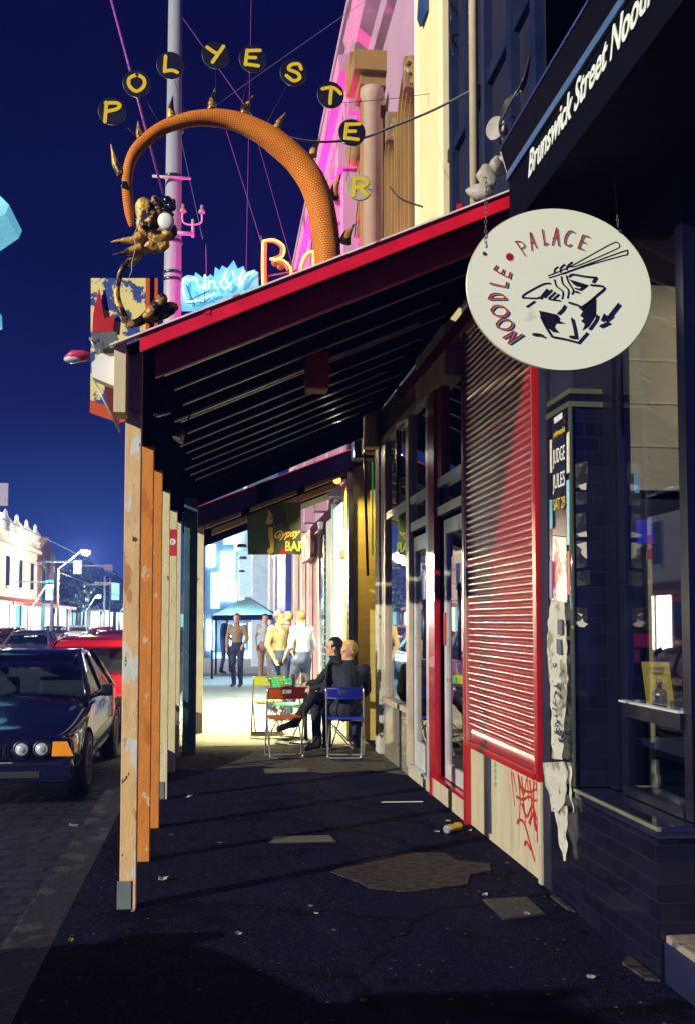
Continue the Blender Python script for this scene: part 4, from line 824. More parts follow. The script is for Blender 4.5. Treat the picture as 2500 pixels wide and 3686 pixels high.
# pilaster and column
g = MB(); g.box((1.74, 11.85, 3.6), (1.999, 12.25, 8.15)); g.box((1.68, 11.78, 8.15), (1.999, 12.32, 8.30)); g.box((1.60, 11.7, 8.30), (1.999, 12.4, 8.55)); g.build('pilaster', brn, vt)
g = MB(); g.lathe([(.11, 3.6), (.105, 7.85), (.14, 7.9), (.14, 8.0)], (1.80, 11.62, 0), Z3, seg=20); g.build('column', mat('col_brown', (.38, .3, .2), .6), vt)
g = MB(); g.box((1.66, 12.3, 7.75), (1.999, 12.55, 7.9)); g.ball((1.70, 12.42, 7.55), (.12, .12, .14)); g.box((1.74, 12.32, 6.7), (1.999, 12.52, 7.45)); g.build('scroll_capital', brn, vt)
for yc in (14.2, 16.2, 18.4, 20.6, 22.8): 
    g = MB(); g.box((1.78, yc, 3.6), (1.999, yc+.35, 8.2)); g.box((1.70, yc-.06, 8.2), (1.999, yc+.41, 8.54)); g.build('pilaster', stc, vt)
# arched windows with stepped mouldings
def arch_win(yc, w, zs, n=5, x=2.0, m=brn, dk=None):
    fr = MB()
    for k in range(n):
        r0 = w/2+.05*k; r1 = r0+.045; xx = x-.03-.028*(n-1-k if k < n else 0)*.0-.03*(k % 2)-.01*k
        P = []
        for r in (r1, r0):
            seq = [(yc-r, 3.9)]+[(yc-r*math.cos(a), zs+r*math.sin(a)) for a in [math.pi*i/12 for i in range(13)]]+[(yc+r, 3.9)]
            P.append(seq)
        out_, in_ = P
        poly_n = len(out_)
        for i in range(poly_n-1):
            a, b, c, d = out_[i], out_[i+1], in_[i+1], in_[i]
            fr.loft([[(xx, *a), (xx, *b), (xx, *c), (xx, *d)], [(x-.001, *a), (x-.001, *b), (x-.001, *c), (x-.001, *d)]], smooth=False)
    wi = fr.build('window_arch', m, vt)
    seq = [(yc-w/2+.005, 3.9)]+[(yc-(w/2-.005)*math.cos(a), zs+(w/2-.005)*math.sin(a)) for a in [math.pi*i/12 for i in range(13)]]+[(yc+w/2-.005, 3.9)]
    MB().prism([(x-.006, *q) for q in seq], (.005, 0, 0)).build('window_pane', dk or mat('night_pane', (.05, .02, .03), .15, coat=1), wi)
    ks = MB(); ks.box((x-.13, yc-.06, zs+w/2+.0), (x-.001, yc+.06, zs+w/2+.34), bev=.02); ks.build('keystone', mat('keystone', (.22, .15, .08), .7, c2=(.6, .5, .4), thr=.6), wi)
arch_win(9.93, .46, 6.85, n=6); arch_win(11.05, .34, 6.9, n=5)
for yc in (13.6, 15.4, 17.5, 19.7, 21.9): arch_win(yc, .7, 6.6, n=3, m=stc)
# hood moulding, pale sweeping band
g = MB(); g.loft([[(1.88, 9.3, 7.35), (1.999, 9.3, 7.3), (1.999, 9.3, 7.5), (1.9, 9.3, 7.5)], [(1.88, 9.31, 7.35), (1.999, 9.31, 7.3), (1.999, 9.31, 7.5), (1.9, 9.31, 7.5)]], smooth=False); g.build('hood_band', stc, vt)
pk = thing('pink_floodlight', 'pink floodlight on the verandah roof washing the ornate facade', 'floodlight', (.9, 13.6, 4.3))
g = MB(); g.box((.8, 13.5, 4.1), (1.0, 13.7, 4.25), bev=.01); g.build('lamp_body', darkp, pk)
light('pink_light', 'SPOT', (.75, 14.4, 4.3), 1900, (1, .01, .40), pk, size=.1, aim=(2.0, 15.5, 7.6), spot=125)
light('pink_light', 'SPOT', (.7, 18.6, 4.5), 2700, (1, .03, .45), pk, size=.1, aim=(2.0, 18.5, 7.6), spot=120)
light('pink_light', 'SPOT', (1.1, 9.6, 4.6), 110, (1, .35, .6), pk, size=.1, aim=(2.0, 11.2, 8.6), spot=80)
for k, (u, v) in enumerate(((1135, 800), (1140, 980), (1125, 1050))): pass

# ================================================================ NEON SIGNS
YN = 13.0; mn = YN/F
def nz(x, y): return (620+x/2.9185, 880+y/2.9185)
gy = thing('neon_lotus_sign', 'pale blue neon script sign with lotus leaf backing above the verandah', 'neon sign', WY(790, 1160, YN))
pn = mat('lotus_backing', (.2, .5, .6), .5, em=(.06, .6, 1), es=.28, var=.3, scale=9)  # the backing's own glow stands for light from the tubes
g = MB(); g.prism([WY(*nz(*q), YN+.03) for q in ((100, 360), (160, 320), (235, 330), (245, 290), (320, 345), (385, 330), (400, 310), (440, 340), (452, 235), (500, 270), (525, 220), (580, 250), (648, 165), (690, 255), (750, 225), (775, 290), (860, 265), (905, 290), (910, 480), (760, 700), (100, 700), (90, 500))], (0, .02, 0)); g.build('leaf_backing', pn, gy)
tb = emit('neon_blue', (.45, .9, 1), 4.0)
def neon(strokes, m, r, par, z=nz, dy=0):
    g = MB()
    for s in strokes: g.tube(crom([WY(*z(*q), YN-.02+dy) for q in s], 6), r, seg=8)
    return g.build('neon_tube', m, par)
neon([[(265, 385), (245, 350), (180, 375), (130, 350), (115, 420), (125, 530), (165, 615)], [(262, 385), (275, 430), (310, 455), (335, 420), (345, 320), (345, 420), (340, 480)], [(390, 380), (385, 460)], [(388, 395), (425, 385), (445, 410), (450, 450), (480, 450)], [(575, 270), (535, 350), (505, 420), (560, 460), (590, 420), (560, 350), (545, 345)], [(590, 440), (630, 390)],
      [(640, 275), (650, 330), (690, 355), (730, 310), (745, 270)], [(735, 300), (715, 370), (700, 440)], [(720, 420), (780, 330), (865, 275)], [(170, 600), (260, 590), (380, 540), (460, 510)]], tb, .0105, gy)
g = MB()
for s in ([(165, 590), (390, 490)], [(150, 620), (340, 610), (400, 560)], [(340, 480), (345, 600)], [(150, 430), (240, 640)]): g.tube([WY(*nz(*q), YN-.045) for q in s], .006, seg=6)
g.tube([WY(700, 1060, YN+.06), WY(700, 1060, YN+.06)-Z3*1.9], .02); g.tube([WY(880, 1020, YN+.06), WY(880, 1020, YN+.06)-Z3*1.9], .02); g.build('sign_frame', darkp, gy)
light('neon_glow', 'POINT', WY(760, 990, YN-.6), 6, (.08, .25, 1), gy, size=.3)
bs = thing('neon_bar_sign', 'orange red neon letters B and a above the red verandah edge', 'neon sign', WY(1040, 1100, YN))
to = emit('neon_orange', (1, .30, .06), 4.0)
def zb(x, y): return (x, y)
neon([[(948, 1050), (945, 960), (947, 868)], [(947, 868), (985, 863), (1020, 885), (1018, 920), (985, 938)], [(972, 932), (1015, 935), (1045, 965), (1040, 1010), (990, 1030)], [(1080, 1010), (1082, 960), (1100, 915), (1135, 905), (1150, 930)], [(1128, 910), (1128, 960), (1140, 1000)]], to, .017, bs, zb)
neon([[(957, 1050), (955, 965), (957, 873)]], emit('neon_red', (1, .04, .02), 5), .016, bs, zb, .045)
neon([[(965, 868), (990, 872), (1012, 890), (1008, 918), (982, 930)], [(990, 942), (1020, 948), (1036, 972)], [(1090, 1010), (1092, 962), (1108, 925), (1135, 915)]], MC['neon_red'], .014, bs, zb, .045)  # red tubes added behind the letters to deepen their glow
g = MB()
for s in ([(940, 850), (965, 1060)], [(1040, 940), (1060, 1060)], [(930, 1000), (1150, 960)]): g.tube([WY(*q, YN+.05) for q in s], .012, seg=6)
for u in (960, 1120): g.tube([WY(u, 1000, YN+.05), WY(u, 1000, YN+.05)-Z3*2.2], .02)
g.ball(WY(990, 945, YN+.03), (.05, .02, .06)); g.ball(WY(1010, 960, YN+.03), (.05, .02, .05)); g.build('sign_frame', mat('frame_amber', (.2, .1, .02), .4), bs)
light('neon_glow', 'POINT', WY(1050, 960, YN-.4), 9, (1, .05, .03), bs, size=.3)
# glow reaching the near barge from tubes lying along the roof
# ================================================================ POWER POLE AND WIRES
YP = 17.0
pp_ = thing('power_pole', 'tall grey power pole behind the serpent arch', 'power pole', (WY(622, 1000, YP).x, YP, 0))
px0 = WY(622, 1000, YP).x
g = MB(); g.tube([(px0, YP, 0), (px0, YP, 6), (px0, YP, 12.5)], [.165, .155, .118], seg=24); pole = g.build('pole', mat('pole_grey', (.30, .32, .36), .5, var=.2, scale=2, bump=.3, stretch=(1, 1, .2)), pp_)
for v in (985, 1010, 873, 640, 470): 
    z = WY(622, v, YP).z; MB().lathe([(.166, 0), (.168, .01), (.168, .03), (.166, .04)], (px0, YP, z-.02), Z3, seg=24).build('pole_band', darkp, pp_)
g = MB(); z = WY(640, 847, YP).z; xr = WY(695, 847, YP).x; g.tube([(px0, YP-.1, z), (xr, YP-.1, z)], .035); g.tube([(xr, YP-.1, z-.06), (xr, YP-.1, z+.25)], .025)
zt = WY(640, 815, YP).z; g.tube(crom([(xr-.17, YP-.1, zt+.28), (xr-.17, YP-.1, zt+.05), (xr-.02, YP-.1, zt), (xr+.14, YP-.1, zt+.05), (xr+.15, YP-.1, zt+.2)], 4), .016, seg=6); g.build('crossarm', mat('arm_pink_grey', (.4, .36, .36), .5), pp_)
for dx in (-.17, .15): MB().lathe([(.03, 0), (.06, .02), (.05, .06), (.025, .09), (.03, .14), (.01, .16)], (xr+dx, YP-.1, zt+.2), Z3, seg=14).build('insulator', mat('insulator', (.35, .25, .2), .2, coat=1), pp_)
z = WY(640, 655, YP).z; MB().tube([(px0-.35, YP-.17, z), (px0+.30, YP-.17, z)], .025).build('crossarm', MC['arm_pink_grey'], pp_)
wirem = mat('wire_blue_grey', (.10, .12, .22), .5); wirep = mat('wire_pinkish', (.25, .06, .2), .5)
def wire(label, pts, r, m, name='overhead_wire', sag=0):
    P = [WY(u, v, y) for u, v, y in pts]
    if len(P) == 2:
        a, b = P; P = [a.lerp(b, t/12)-Z3*sag*4*(t/12)*(1-t/12) for t in range(13)]
    else: P = crom(P, 6)
    return tag(MB().tube(P, r, seg=6).build(name, m), label, 'wire', 'overhead wires')
wire('thin pale wire from the arch top up to the right', [(770, 385, 5.8), (1030, 200, 7), (1345, -20, 9)], .0022, wirem)
wire('thick grey cable sagging from the dark wall past letter E', [(1010, 488, 6.4), (1130, 510, 6.5), (1290, 500, 6.7), (1400, 460, 6.8), (1560, 395, 6.9), (1740, 300, 6.95), (1890, 215, 7)], .0085, mat('cable_grey', (.2, .2, .24), .5))
wire('thin stay wire hooked to the cream wall', [(1210, 372, 8.6), (1400, 356, 8.6), (1540, 338, 8.6), (1622, 332, 8.6)], .003, mat('stay_wire', (.05, .04, .05), .5))
wire('dark sagging line low across the brown windows', [(1400, 670, 8.4), (1440, 715, 8.4), (1520, 745, 8.4)], .008, MC['stay_wire'])
g = MB(); a = WY(398, -10, 9.5); b = WY(588, 700, 9.5); 
tag(g.tube([a, b], .011, seg=8).build('guy_wire', mat('rope_pink', (.45, .06, .28), .5, c2=(.06, .05, .3), thr=.5, tscale=30, stretch=(.2, .2, 3))), 'pink and blue twisted guy rope slanting down to the sculpture head', 'rope')
for i, (p, q, lb) in enumerate((((905, -10, 24), (885, 1060, 20), 'pink vertical wire right of the pole'), ((800, 420, 22), (940, 870, 19), 'pink wire slanting behind the arch toward the red neon'), ((655, 60, 22), (1010, 560, 18), 'dark wire slanting across the arch top'), ((648, 480, 21), (730, 860, 18), 'blue wire from the pole to its small crossarm'), ((920, 480, 24), (1060, 980, 20), 'reddish wire behind the neon letter B'), ((742, 880, 20), (745, 1100, 20), 'faint vertical wire above the lotus sign'))):
    wire(lb, [p, q], .006, wirep if i != 3 else wirem)
# ================================================================ SECOND VERANDAH (Y 12.6 - 16.5), NEXT ALONG
v2 = thing('dark_verandah', 'dark second verandah beyond, with pale battens and blue green posts', 'verandah', (0, 14, 0))
def rz2(x): return 2.93+.40*(x+.3)
def slab2(x0, x1, y0, y1, top, th): return [[(x0, y0, rz2(x0)+top-th), (x1, y0, rz2(x1)+top-th), (x1, y1, rz2(x1)+top-th), (x0, y1, rz2(x0)+top-th)], [(x0, y0, rz2(x0)+top), (x1, y0, rz2(x1)+top), (x1, y1, rz2(x1)+top), (x0, y1, rz2(x0)+top)]]
MB().loft(slab2(-.45, 1.9, 12.75, 18.0, 0, .03), smooth=False).build('roof_sheet', darkp, v2)
MB().loft(slab2(-.45, 1.9, 12.62, 12.745, .03, .24), smooth=False).build('end_fascia', beamm, v2)
MB().loft(slab2(-.47, 1.9, 12.60, 12.76, .042, .010), smooth=False).build('red_edge_trim', mat('trim_red2', (.5, .03, .06), .4), v2)
lb2 = mat('pale_batten', (.60, .42, .22), .5, var=.2)
for y, th, x0, x1 in ((13.4, .11, -.18, .30), (13.4, .11, .42, 1.05), (13.4, .11, 1.16, 1.8), (14.9, .10, -.10, .62), (14.9, .10, .72, 1.8), (16.2, .10, .7, 1.8)): MB().loft(slab2(x0, x1, y, y+.05, -.09 if y < 16 else -.12, th), smooth=False).build('pale_batten', lb2, v2)
for y in (14.0, 15.2, 16.6): MB().loft(slab2(-.4, 1.85, y, y+.06, -.035, .14), smooth=False).build('rafter', beamm, v2)
bg = mat('blue_green_post', (.035, .10, .13), .55, var=.4, c2=(.15, .2, .18), thr=.62, tscale=10, bump=.5)
g = MB(); g.box((-.40, 11.80, .003), (-.245, 11.96, 3.0), bev=.01); g.build('post', bg, v2)
g = MB(); g.box((-.37, 12.65, .003), (-.30, 12.75, 3.0), bev=.006); g.build('post', bg, v2)
g = MB(); g.box((-.29, 13.95, .003), (-.20, 14.05, 2.9), bev=.006); g.build('post', mat('post_cream_far', (.75, .66, .36), .6, c2=(.2, .3, .15), thr=.62, tscale=4), v2)
for y, x in ((15.2, .12), (15.8, .9)): pass
spk = thing('speaker_box', 'dark speaker box with warm spot beside it under the second verandah', 'speaker', WY(1305, 1620, 12.3))
MB().box(WY(1262, 1662, 12.4), WY(1345, 1582, 12.1)+Vector((0, 0, 0)), bev=.015).build('speaker_body', mat('speaker_dark', (.02, .03, .07), .5), spk)
l1 = WY(1278, 1608, 12.2)
sl = thing('white_spot_lamp', 'small lit white spotlight below the speaker box', 'lamp', l1)
MB().ball(l1, .026).build('bulb', emit('bulb_white', (1, .9, .7), 14), sl)
MB().lathe([(.05, 0), (.03, .06), (.01, .09)], l1, Vector((.3, -.4, .9)), seg=14).build('lamp_shade', darkp, sl)
MB().tube([l1+Vector((0, -.02, .08)), l1+Vector((.02, -.02, .22))], .008).build('stem', darkp, sl)
light('spot_glow', 'POINT', l1-Vector((.03, .05, .1)), 14, (1, .9, .7), sl, size=.04)
l2 = WY(1213, 1728, 13.9)
sl = thing('orange_lamp', 'glowing orange bulb under the second verandah beside the yellow wall', 'lamp', l2)
MB().ball(l2, .055).build('bulb', emit('bulb_orange', (1, .42, .05), 5), sl)
MB().tube([l2+Z3*.03, l2+Z3*.2], .01).build('stem', darkp, sl)
light('orange_glow', 'SPOT', l2-Z3*.08, 260, (1, .6, .14), sl, size=.04, aim=(2.1, 14.6, 1.6), spot=120)
light('orange_glow', 'SPOT', (1.35, 12.1, 3.3), 130, (1, .72, .2), sl, size=.04, aim=(1.95, 12.95, 2.2), spot=80)
# yellow weatherboard return wall and green lit strip at its edge
yw = thing('yellow_building', 'yellow boarded return wall beyond the silver shopfront', 'building', (2.4, 13.2, 0))
MB().box((1.74, 12.9, .003), (2.9, 13.5, 4.1)).build('wall', mat('yellow_board', (.50, .38, .09), .6, var=.2, scale=3, bump=.5, bscale=7, stretch=(.4, 1, 4)), yw)
MB().box((1.66, 12.75, .003), (1.72, 12.9, 3.9)).build('dark_post', darkp, yw)
MB().tube([(1.80, 12.0, 2.1), (1.76, 12.0, 3.6)], .018).build('down_tube', darkp, yw)
tag(MB().box((1.855, 12.0, 2.35), (1.87, 12.03, 3.5)).build('green_light_strip', emit('green_strip', (.15, 1, .15), .14)), 'thin vertical green glowing strip beside the silver shopfront edge', 'light strip')
# ================================================================ FARTHER SHOPFRONTS DOWN THE PATH, X about 1.9
def slabbox(name, y0, y1, z0, z1, m, par, x=1.9, d=.08): return MB().box((x, y0, z0), (x+d, y1, z1)).build(name, m, par)
fs = thing('lit_shopfront', 'pale and amber lit shopfronts along the path beyond the seated people', 'shop', (2.6, 18, 0))
slabbox('amber_jamb', 13.55, 14.2, .0, 3.5, mat('amber_jamb', (.70, .40, .05), .5, var=.2), fs, x=1.80)
slabbox('brown_door', 14.25, 15.2, .0, 2.5, mat('brown_door', (.22, .07, .03), .4), fs, x=1.9)
slabbox('door_hood', 14.25, 15.2, 2.5, 2.62, mat('post_cream_far', (.75, .66, .36)), fs, x=1.84)
slabbox('amber_fascia', 14.2, 15.3, 2.62, 3.6, MC['amber_jamb'], fs, x=1.92)
slabbox('pale_window', 15.35, 16.4, .3, 3.4, emit('cool_window', (.7, .95, .85), 2.0), fs)
slabbox('window_mullion', 16.42, 16.55, .0, 3.5, mat('pale_green_post', (.45, .62, .5), .5), fs, x=1.87)
slabbox('pale_window', 16.6, 17.6, .3, 3.3, emit('cool_window2', (.35, .5, .42), .6), fs)
g = MB()
slabbox('tiled_strip', 17.7, 18.4, .0, 3.1, tiles('dark_square_tile', (.02, .03, .04), (.25, .3, .28), .16, .12, 'Y', offset=0, msize=.012), fs, x=1.88)
slabbox('window_mullion', 18.42, 18.6, .0, 3.4, alu, fs, x=1.85)
slabbox('shop_wall', 18.65, 26, 0, 3.3, mat('pink_brown_wall', (.45, .2, .17), .6, var=.25, scale=2), fs, x=1.9, d=.3)
for y in (20.0, 21.6, 23.6): slabbox('white_pilaster', y, y+.25, 0, 3.3, mat('pilaster_white', (.7, .62, .55), .6), fs, x=1.8)
slabbox('awning_blind', 18.7, 20.8, 2.75, 3.3, mat('blind_striped', (.6, .55, .5), .6, c2=(.4, .08, .06), thr=.5, tscale=3), fs, x=1.72)
slabbox('shop_wall', 26.1, 34, 0, 3.6, mat('deep_blue_wall', (.03, .07, .32), .5, var=.3), fs, x=1.75, d=.3)
slabbox('white_pilaster', 30.5, 31.2, 0, 3.6, MC['pilaster_white'], fs, x=1.55)
g = MB(); g.box((1.15, 34.2, 0), (1.75, 34.6, 4.6)); g.build('corner_pillar', mat('corner_white', (.55, .72, .78), .5), fs)
for lx, ly, e_, c_, sp_ in ((.6, 14.95, 2600, (1, .95, .45), 122), (.4, 17.2, 1300, (.9, 1, .78), 112), (.5, 20.5, 700, (.7, 1, .95), 125), (.6, 26, 900, (.4, .75, 1), 130)):
    dl = thing('downlight', {14.95: 'small ceiling downlight just beyond the Gypsy board', 17.2: 'small downlight above the standing group', 20.5: 'small downlight before the white pilasters', 26: 'farthest small downlight, before the umbrella'}[ly], 'lamp', (lx, ly, 2.85), 'downlights over the far path')
    MB().lathe([(.07, .05), (.09, 0), (.08, 0), (.06, .03)], (lx, ly, 2.82), Z3, seg=16).build('lamp_rim', darkp, dl)
    light('downlight_beam', 'SPOT', (lx, ly, 2.80), e_, c_, dl, size=.05, aim=(lx, ly+.4, 0), spot=sp_, blend=.85)
# Gypsy bar hanging board
YG = 14.6
gb = thing('bar_sign_board', 'hanging dark green board lettered Gypsy BAR with a yellow face', 'sign', WY(990, 1995, YG))
g = MB(); g.prism([WY(u, v, YG) for u, v in ((890, 1812), (1083, 1808), (1085, 1996), (893, 1996))], (0, .04, 0)); g.build('board', mat('board_green', (.03, .085, .10), .5, var=.2), gb)
def zg(x, y): return (850+x/2.9736, 1780+y/2.9736)
fy = mat('sign_face_yellow', (.66, .60, .12), .5)
def flat(px, d, m, nm, par=gb, z=zg, y=YG, t=.003):
    mb = MB(); mb.prism([WY(*z(*q), y-d) for q in px], (0, -t, 0)); return mb.build(nm, m, par)
flat([(345, 170), (372, 145), (365, 200), (385, 215), (375, 240), (400, 260), (392, 300), (370, 320), (330, 318), (318, 290), (335, 270), (325, 255), (345, 235)], .002, fy, 'face_shape')
flat([(350, 350), (395, 350), (395, 440), (405, 510), (400, 620), (350, 640), (330, 600), (370, 560), (345, 430)], .002, fy, 'neck_shape')
flat([(318, 88), (372, 88), (340, 130), (318, 165)], .002, fy, 'corner_shape')
flat([(345, 165), (380, 120), (450, 105), (510, 140), (540, 200), (545, 300), (590, 380), (560, 400), (500, 300), (470, 330), (400, 300), (400, 200), (375, 190)], .004, mat('sign_hair', (.012, .015, .03), .5), 'hair_shape')
flat([(452, 636), (575, 470), (575, 636)], .002, mat('sign_red_tri', (.35, .03, .05), .5), 'red_triangle')
flat([(360, 255), (395, 245), (398, 262), (365, 265)], .007, MC['sign_red_tri'], 'lips_shape')
text('bar_lettering', 'Gypsy', WY(*zg(395, 470), YG-.012), Vector((1, 0, .12)), Z3, .15, mat('sign_lettering_cream', (.75, .74, .4), .5), gb, shear=.4, sx=1.0, bold=.006)
text('bar_lettering', 'BAR', WY(*zg(520, 602), YG-.014), X3, Z3, .20, mat('sign_lettering_green', (.45, .75, .3), .5), gb, sx=.78, bold=.006)
for nm, k in (('bar_lettering', .0),):
    pass
for u in (900, 1075): MB().tube([WY(u, 1812, YG), WY(u, 1812-(30 if u < 1000 else 110), YG)], .006).build('hanger_rod', darkp, gb)
# ghostly far end of the path: canopy, bright signs, white lit fronts
cn2 = thing('market_umbrella', 'pale green square umbrella canopy over the far path', 'umbrella', WY(870, 2450, 27))
cy = 27
tl, tr, bl_, br2 = (775, 2205), (968, 2195), (770, 2228), (985, 2222)
g = MB(); a, b = WY(765, 2215, cy), WY(985, 2212, cy); top = (a+b)/2+Vector((.2, 1.2, .52)); c, d = a+Vector((.1, 2.4, .1)), b+Vector((.1, 2.4, .1))
for q in ((a, b, top), (b, d, top), (d, c, top), (c, a, top)): g.quad(q)
g.loft([[a, b, d, c], [x-Z3*.14 for x in (a, b, d, c)]], smooth=False, caps=False)
bmesh.ops.solidify(g.bm, geom=g.bm.faces[:], thickness=.01)
g.build('canopy', mat('canopy_green', (.34, .50, .44), .6, var=.2), cn2)
for p in (a, b, c, d): MB().tube([(p.x, p.y, 0), (p.x, p.y, p.z)], .03).build('pole', darkp, cn2)
def ftag(o, lb, ct, gp=None): return tag(o, lb, ct, gp)
far = thing('bright_corner_shop', 'bright white lit corner building past the umbrella', 'building', (-.5, 44, 0))
MB().box(WY(735, 2460, 42), WY(1000, 1600, 42.5)).build('wall', mat('night_blue_wall', (.10, .20, .32), .6), far)
em1 = emit('lit_white', (.75, .95, 1), 9); em2 = emit('lit_cyan', (.35, .75, 1), 3.5); em3 = emit('lit_warm', (1, .8, .55), 1.6)
for i, (u0, v0, u1, v1, m) in enumerate(((795, 1985, 845, 2140, em1), (858, 2000, 880, 2160, em2), (915, 1985, 962, 2110, em1), (760, 2060, 792, 2190, em2), (778, 2095, 850, 2165, em1), (968, 2000, 995, 2200, em2), (800, 2250, 850, 2330, em1), (860, 2245, 885, 2330, em2), (745, 2230, 770, 2340, em1), (895, 2240, 950, 2350, em3), (805, 1880, 850, 1960, em2), (745, 1960, 775, 2040, em1), (952, 2130, 1000, 2350, em1), (850, 2345, 940, 2400, em1), (760, 2350, 840, 2410, em2))):
    MB().box(WY(u0, v0, 41.8), WY(u1, v1, 41.9)).build('lit_window', m, far)
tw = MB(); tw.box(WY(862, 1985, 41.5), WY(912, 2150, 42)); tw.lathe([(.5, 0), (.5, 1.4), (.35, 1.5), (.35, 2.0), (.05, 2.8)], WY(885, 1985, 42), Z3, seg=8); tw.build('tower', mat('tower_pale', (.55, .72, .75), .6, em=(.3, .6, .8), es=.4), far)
tg_ = MB(); tg_.prism([WY(u, v, 44) for u, v in ((735, 1905), (760, 1870), (840, 1850), (900, 1860), (960, 1820), (1000, 1830), (1000, 1920), (735, 1960))], (0, .5, 0)); tg_.bm.free()
fcar = None

# ================================================================ CARS
gw = glass('car_glass', .45, (.6, .68, .68), .02)
tyre = mat('tyre_rubber', (.012, .012, .015), .7); rimm = mat('alloy_rim', (.35, .38, .42), .3, metal=.8)
plast = mat('black_plastic', (.008, .008, .02), .35); lens = mat('lamp_lens', (.45, .5, .55), .15, metal=.2, coat=1, var=.5, scale=34, c2=(.2, .24, .3), thr=.64, tscale=14, em=(.7, .85, 1), es=.04); amber = mat('amber_lens', (.75, .28, .01), .12, coat=1, em=(1, .35, .02), es=.12); chrome = mat('chrome', (.7, .7, .72), .12, metal=1)  # headlight lens glows slightly in place of reflections; the headlights are off
def apply_mods(o):
    dg = bpy.context.evaluated_depsgraph_get(); me = bpy.data.meshes.new_from_object(o.evaluated_get(dg)); o.modifiers.clear(); o.data = me
def car(label, x, y, paint, L=4.4, W=1.7, Ht=1.38, z0=-.15, headl='twin', flip=False, group='cars parked along the kerb', hood=.66):
    """front at local y=0 facing -Y (toward the camera), length runs +Y"""
    root = thing('parked_car', label, 'car', (x, y, z0), group)
    def T(p): return Vector((x+p[0], y+(p[1] if not flip else L-p[1]), z0+p[2]))
    hw = W/2
    # lower body stations: y, half width, bottom z, waist z, shoulder z, centre-top z
    st = [(0.0, hw*.80, .34, .45, .56, .60), (.05, hw*.90, .26, .45, .62, .66), (.22, hw*.96, .20, .5, hood+.03, hood+.06), (.8, hw*.99, .19, .55, hood+.12, hood+.17), (1.35, hw, .19, .58, .88, .93), (1.7, hw, .19, .6, .90, .95), (2.6, hw, .19, .6, .91, .95), (3.3, hw*.99, .19, .6, .92, .96), (3.9, hw*.96, .21, .6, .91, .97), (L-.1, hw*.9, .26, .55, .86, .93), (L, hw*.82, .36, .5, .74, .8)]
    g = MB(); R = []
    for (yy, w_, zb_, zw, zs, zc) in st:
        half = [(0, zb_), (w_*.8, zb_), (w_*.97, zb_+.06), (w_, zw-.1), (w_*1.0, zw+.03), (w_*.975, zs-.06), (w_*.9, zs), (w_*.5, (zs+zc)/2+.012), (0, zc)]
        pts = half+[(-a, b) for a, b in half[-2:0:-1]]
        R.append([T((a, yy, b)) for a, b in pts])
    g.loft(R)
    body = g.build('body', paint, root)
    sm = body.modifiers.new('s', 'SUBSURF'); sm.levels = 2; sm.render_levels = 2
    apply_mods(body)
    # wheel arches
    wy = (.78, L-1.0)
    for yy in wy:
        cbm = MB()
        for s in (-1, 1): cbm.tube([T((s*(hw-.23), yy, .30)), T((s*(hw+.1), yy, .30))], .355, seg=28)
        cu = cbm.build('cut', plast)
        bo = body.modifiers.new('b', 'BOOLEAN'); bo.object = cu; bo.operation = 'DIFFERENCE'; bo.solver = 'EXACT'
        apply_mods(body); bpy.data.objects.remove(cu)
    for p in body.data.polygons: p.use_smooth = True
    me_ = body.modifiers.new('w', 'EDGE_SPLIT'); me_.split_angle = math.radians(35); apply_mods(body)
    # greenhouse
    zb1, zt1 = .90, Ht; a0, a1, a2, a3 = 1.32, 2.02, 3.05, 3.72
    def ghx(t): return hw*.88*(1-t)+hw*.66*t
    def P(s, yy, t, o=0): return T((s*(ghx(t)+o), yy, zb1+(zt1-.04-zb1)*t))
    g = MB(); g.quad([P(-1, a0, 0), P(1, a0, 0), P(1, a1, 1), P(-1, a1, 1)]); g.build('windscreen', gw, root)
    g = MB(); g.quad([P(1, a3, 0), P(-1, a3, 0), P(-1, a2, 1), P(1, a2, 1)]); g.build('rear_window', gw, root)
    for s in (-1, 1):
        g = MB(); g.quad([P(s, a0+.03, 0), P(s, a3-.03, 0), P(s, a2, .97), P(s, a1, .97)]); g.build('side_window', gw, root)
    g = MB()
    rr_ = []
    for yy, dz, k in ((a1-.16, -.105, 1.03), (a1-.02, -.02, 1.01), ((a1+a2)/2, .035, 1.02), (a2-.05, .01, 1), (a2+.08, -.03, .97)):
        w_ = ghx(1)*k+.015; zt_ = zt1-.035+dz
        rr_.append([T((q*w_, yy, zt_-(.0 if abs(q) < .9 else .035))+()) if True else None for q in (-1, -.85, -.4, 0, .4, .85, 1)]+[T((q*w_*.97, yy, zt_-.045)) for q in (1, 0, -1)])
    g.loft(rr_); g.build('roof', paint, root)
    for s in (-1, 1):
        for (ya, yb) in ((a0, a1), (a3, a2)):
            g = MB(); g.tube([P(s, ya, 0, .004), P(s, (ya+yb)/2, .5, .012), P(s, yb, 1, .006)], [.035, .028, .026], seg=8, flat=1.2); g.build('pillar', paint, root)
        g = MB(); ym = (a1+a2)/2-.05; g.tube([P(s, ym, 0, .003), P(s, ym, 1, .003)], .022, seg=6); g.tube([P(s, a0+.05, .01, .01), P(s, a3-.05, .01, .01)], .012, seg=6); g.build('window_trim', plast, root)
    g = MB(); g.box(T((-hw*.75, 1.5, .45)), T((hw*.75, 3.6, .86))); 
    for sx_ in (-.36, .36):
        g.box(T((sx_-.25, 2.1, .8)), T((sx_+.25, 2.22, 1.08)), bev=.04); g.box(T((sx_-.13, 2.12, 1.10)), T((sx_+.13, 2.2, 1.27)), bev=.03)
    g.box(T((-hw*.7, 3.1, .85)), T((hw*.7, 3.25, 1.12)), bev=.04)
    g.build('seats', mat('seat_cloth', (.05, .06, .07), .8), root)
    # front
    g = MB(); g.box(T((-hw*.93, -.07, .24)), T((hw*.93, .14, .45)), bev=.07); fb_ = g.build('front_bumper', paint, root)
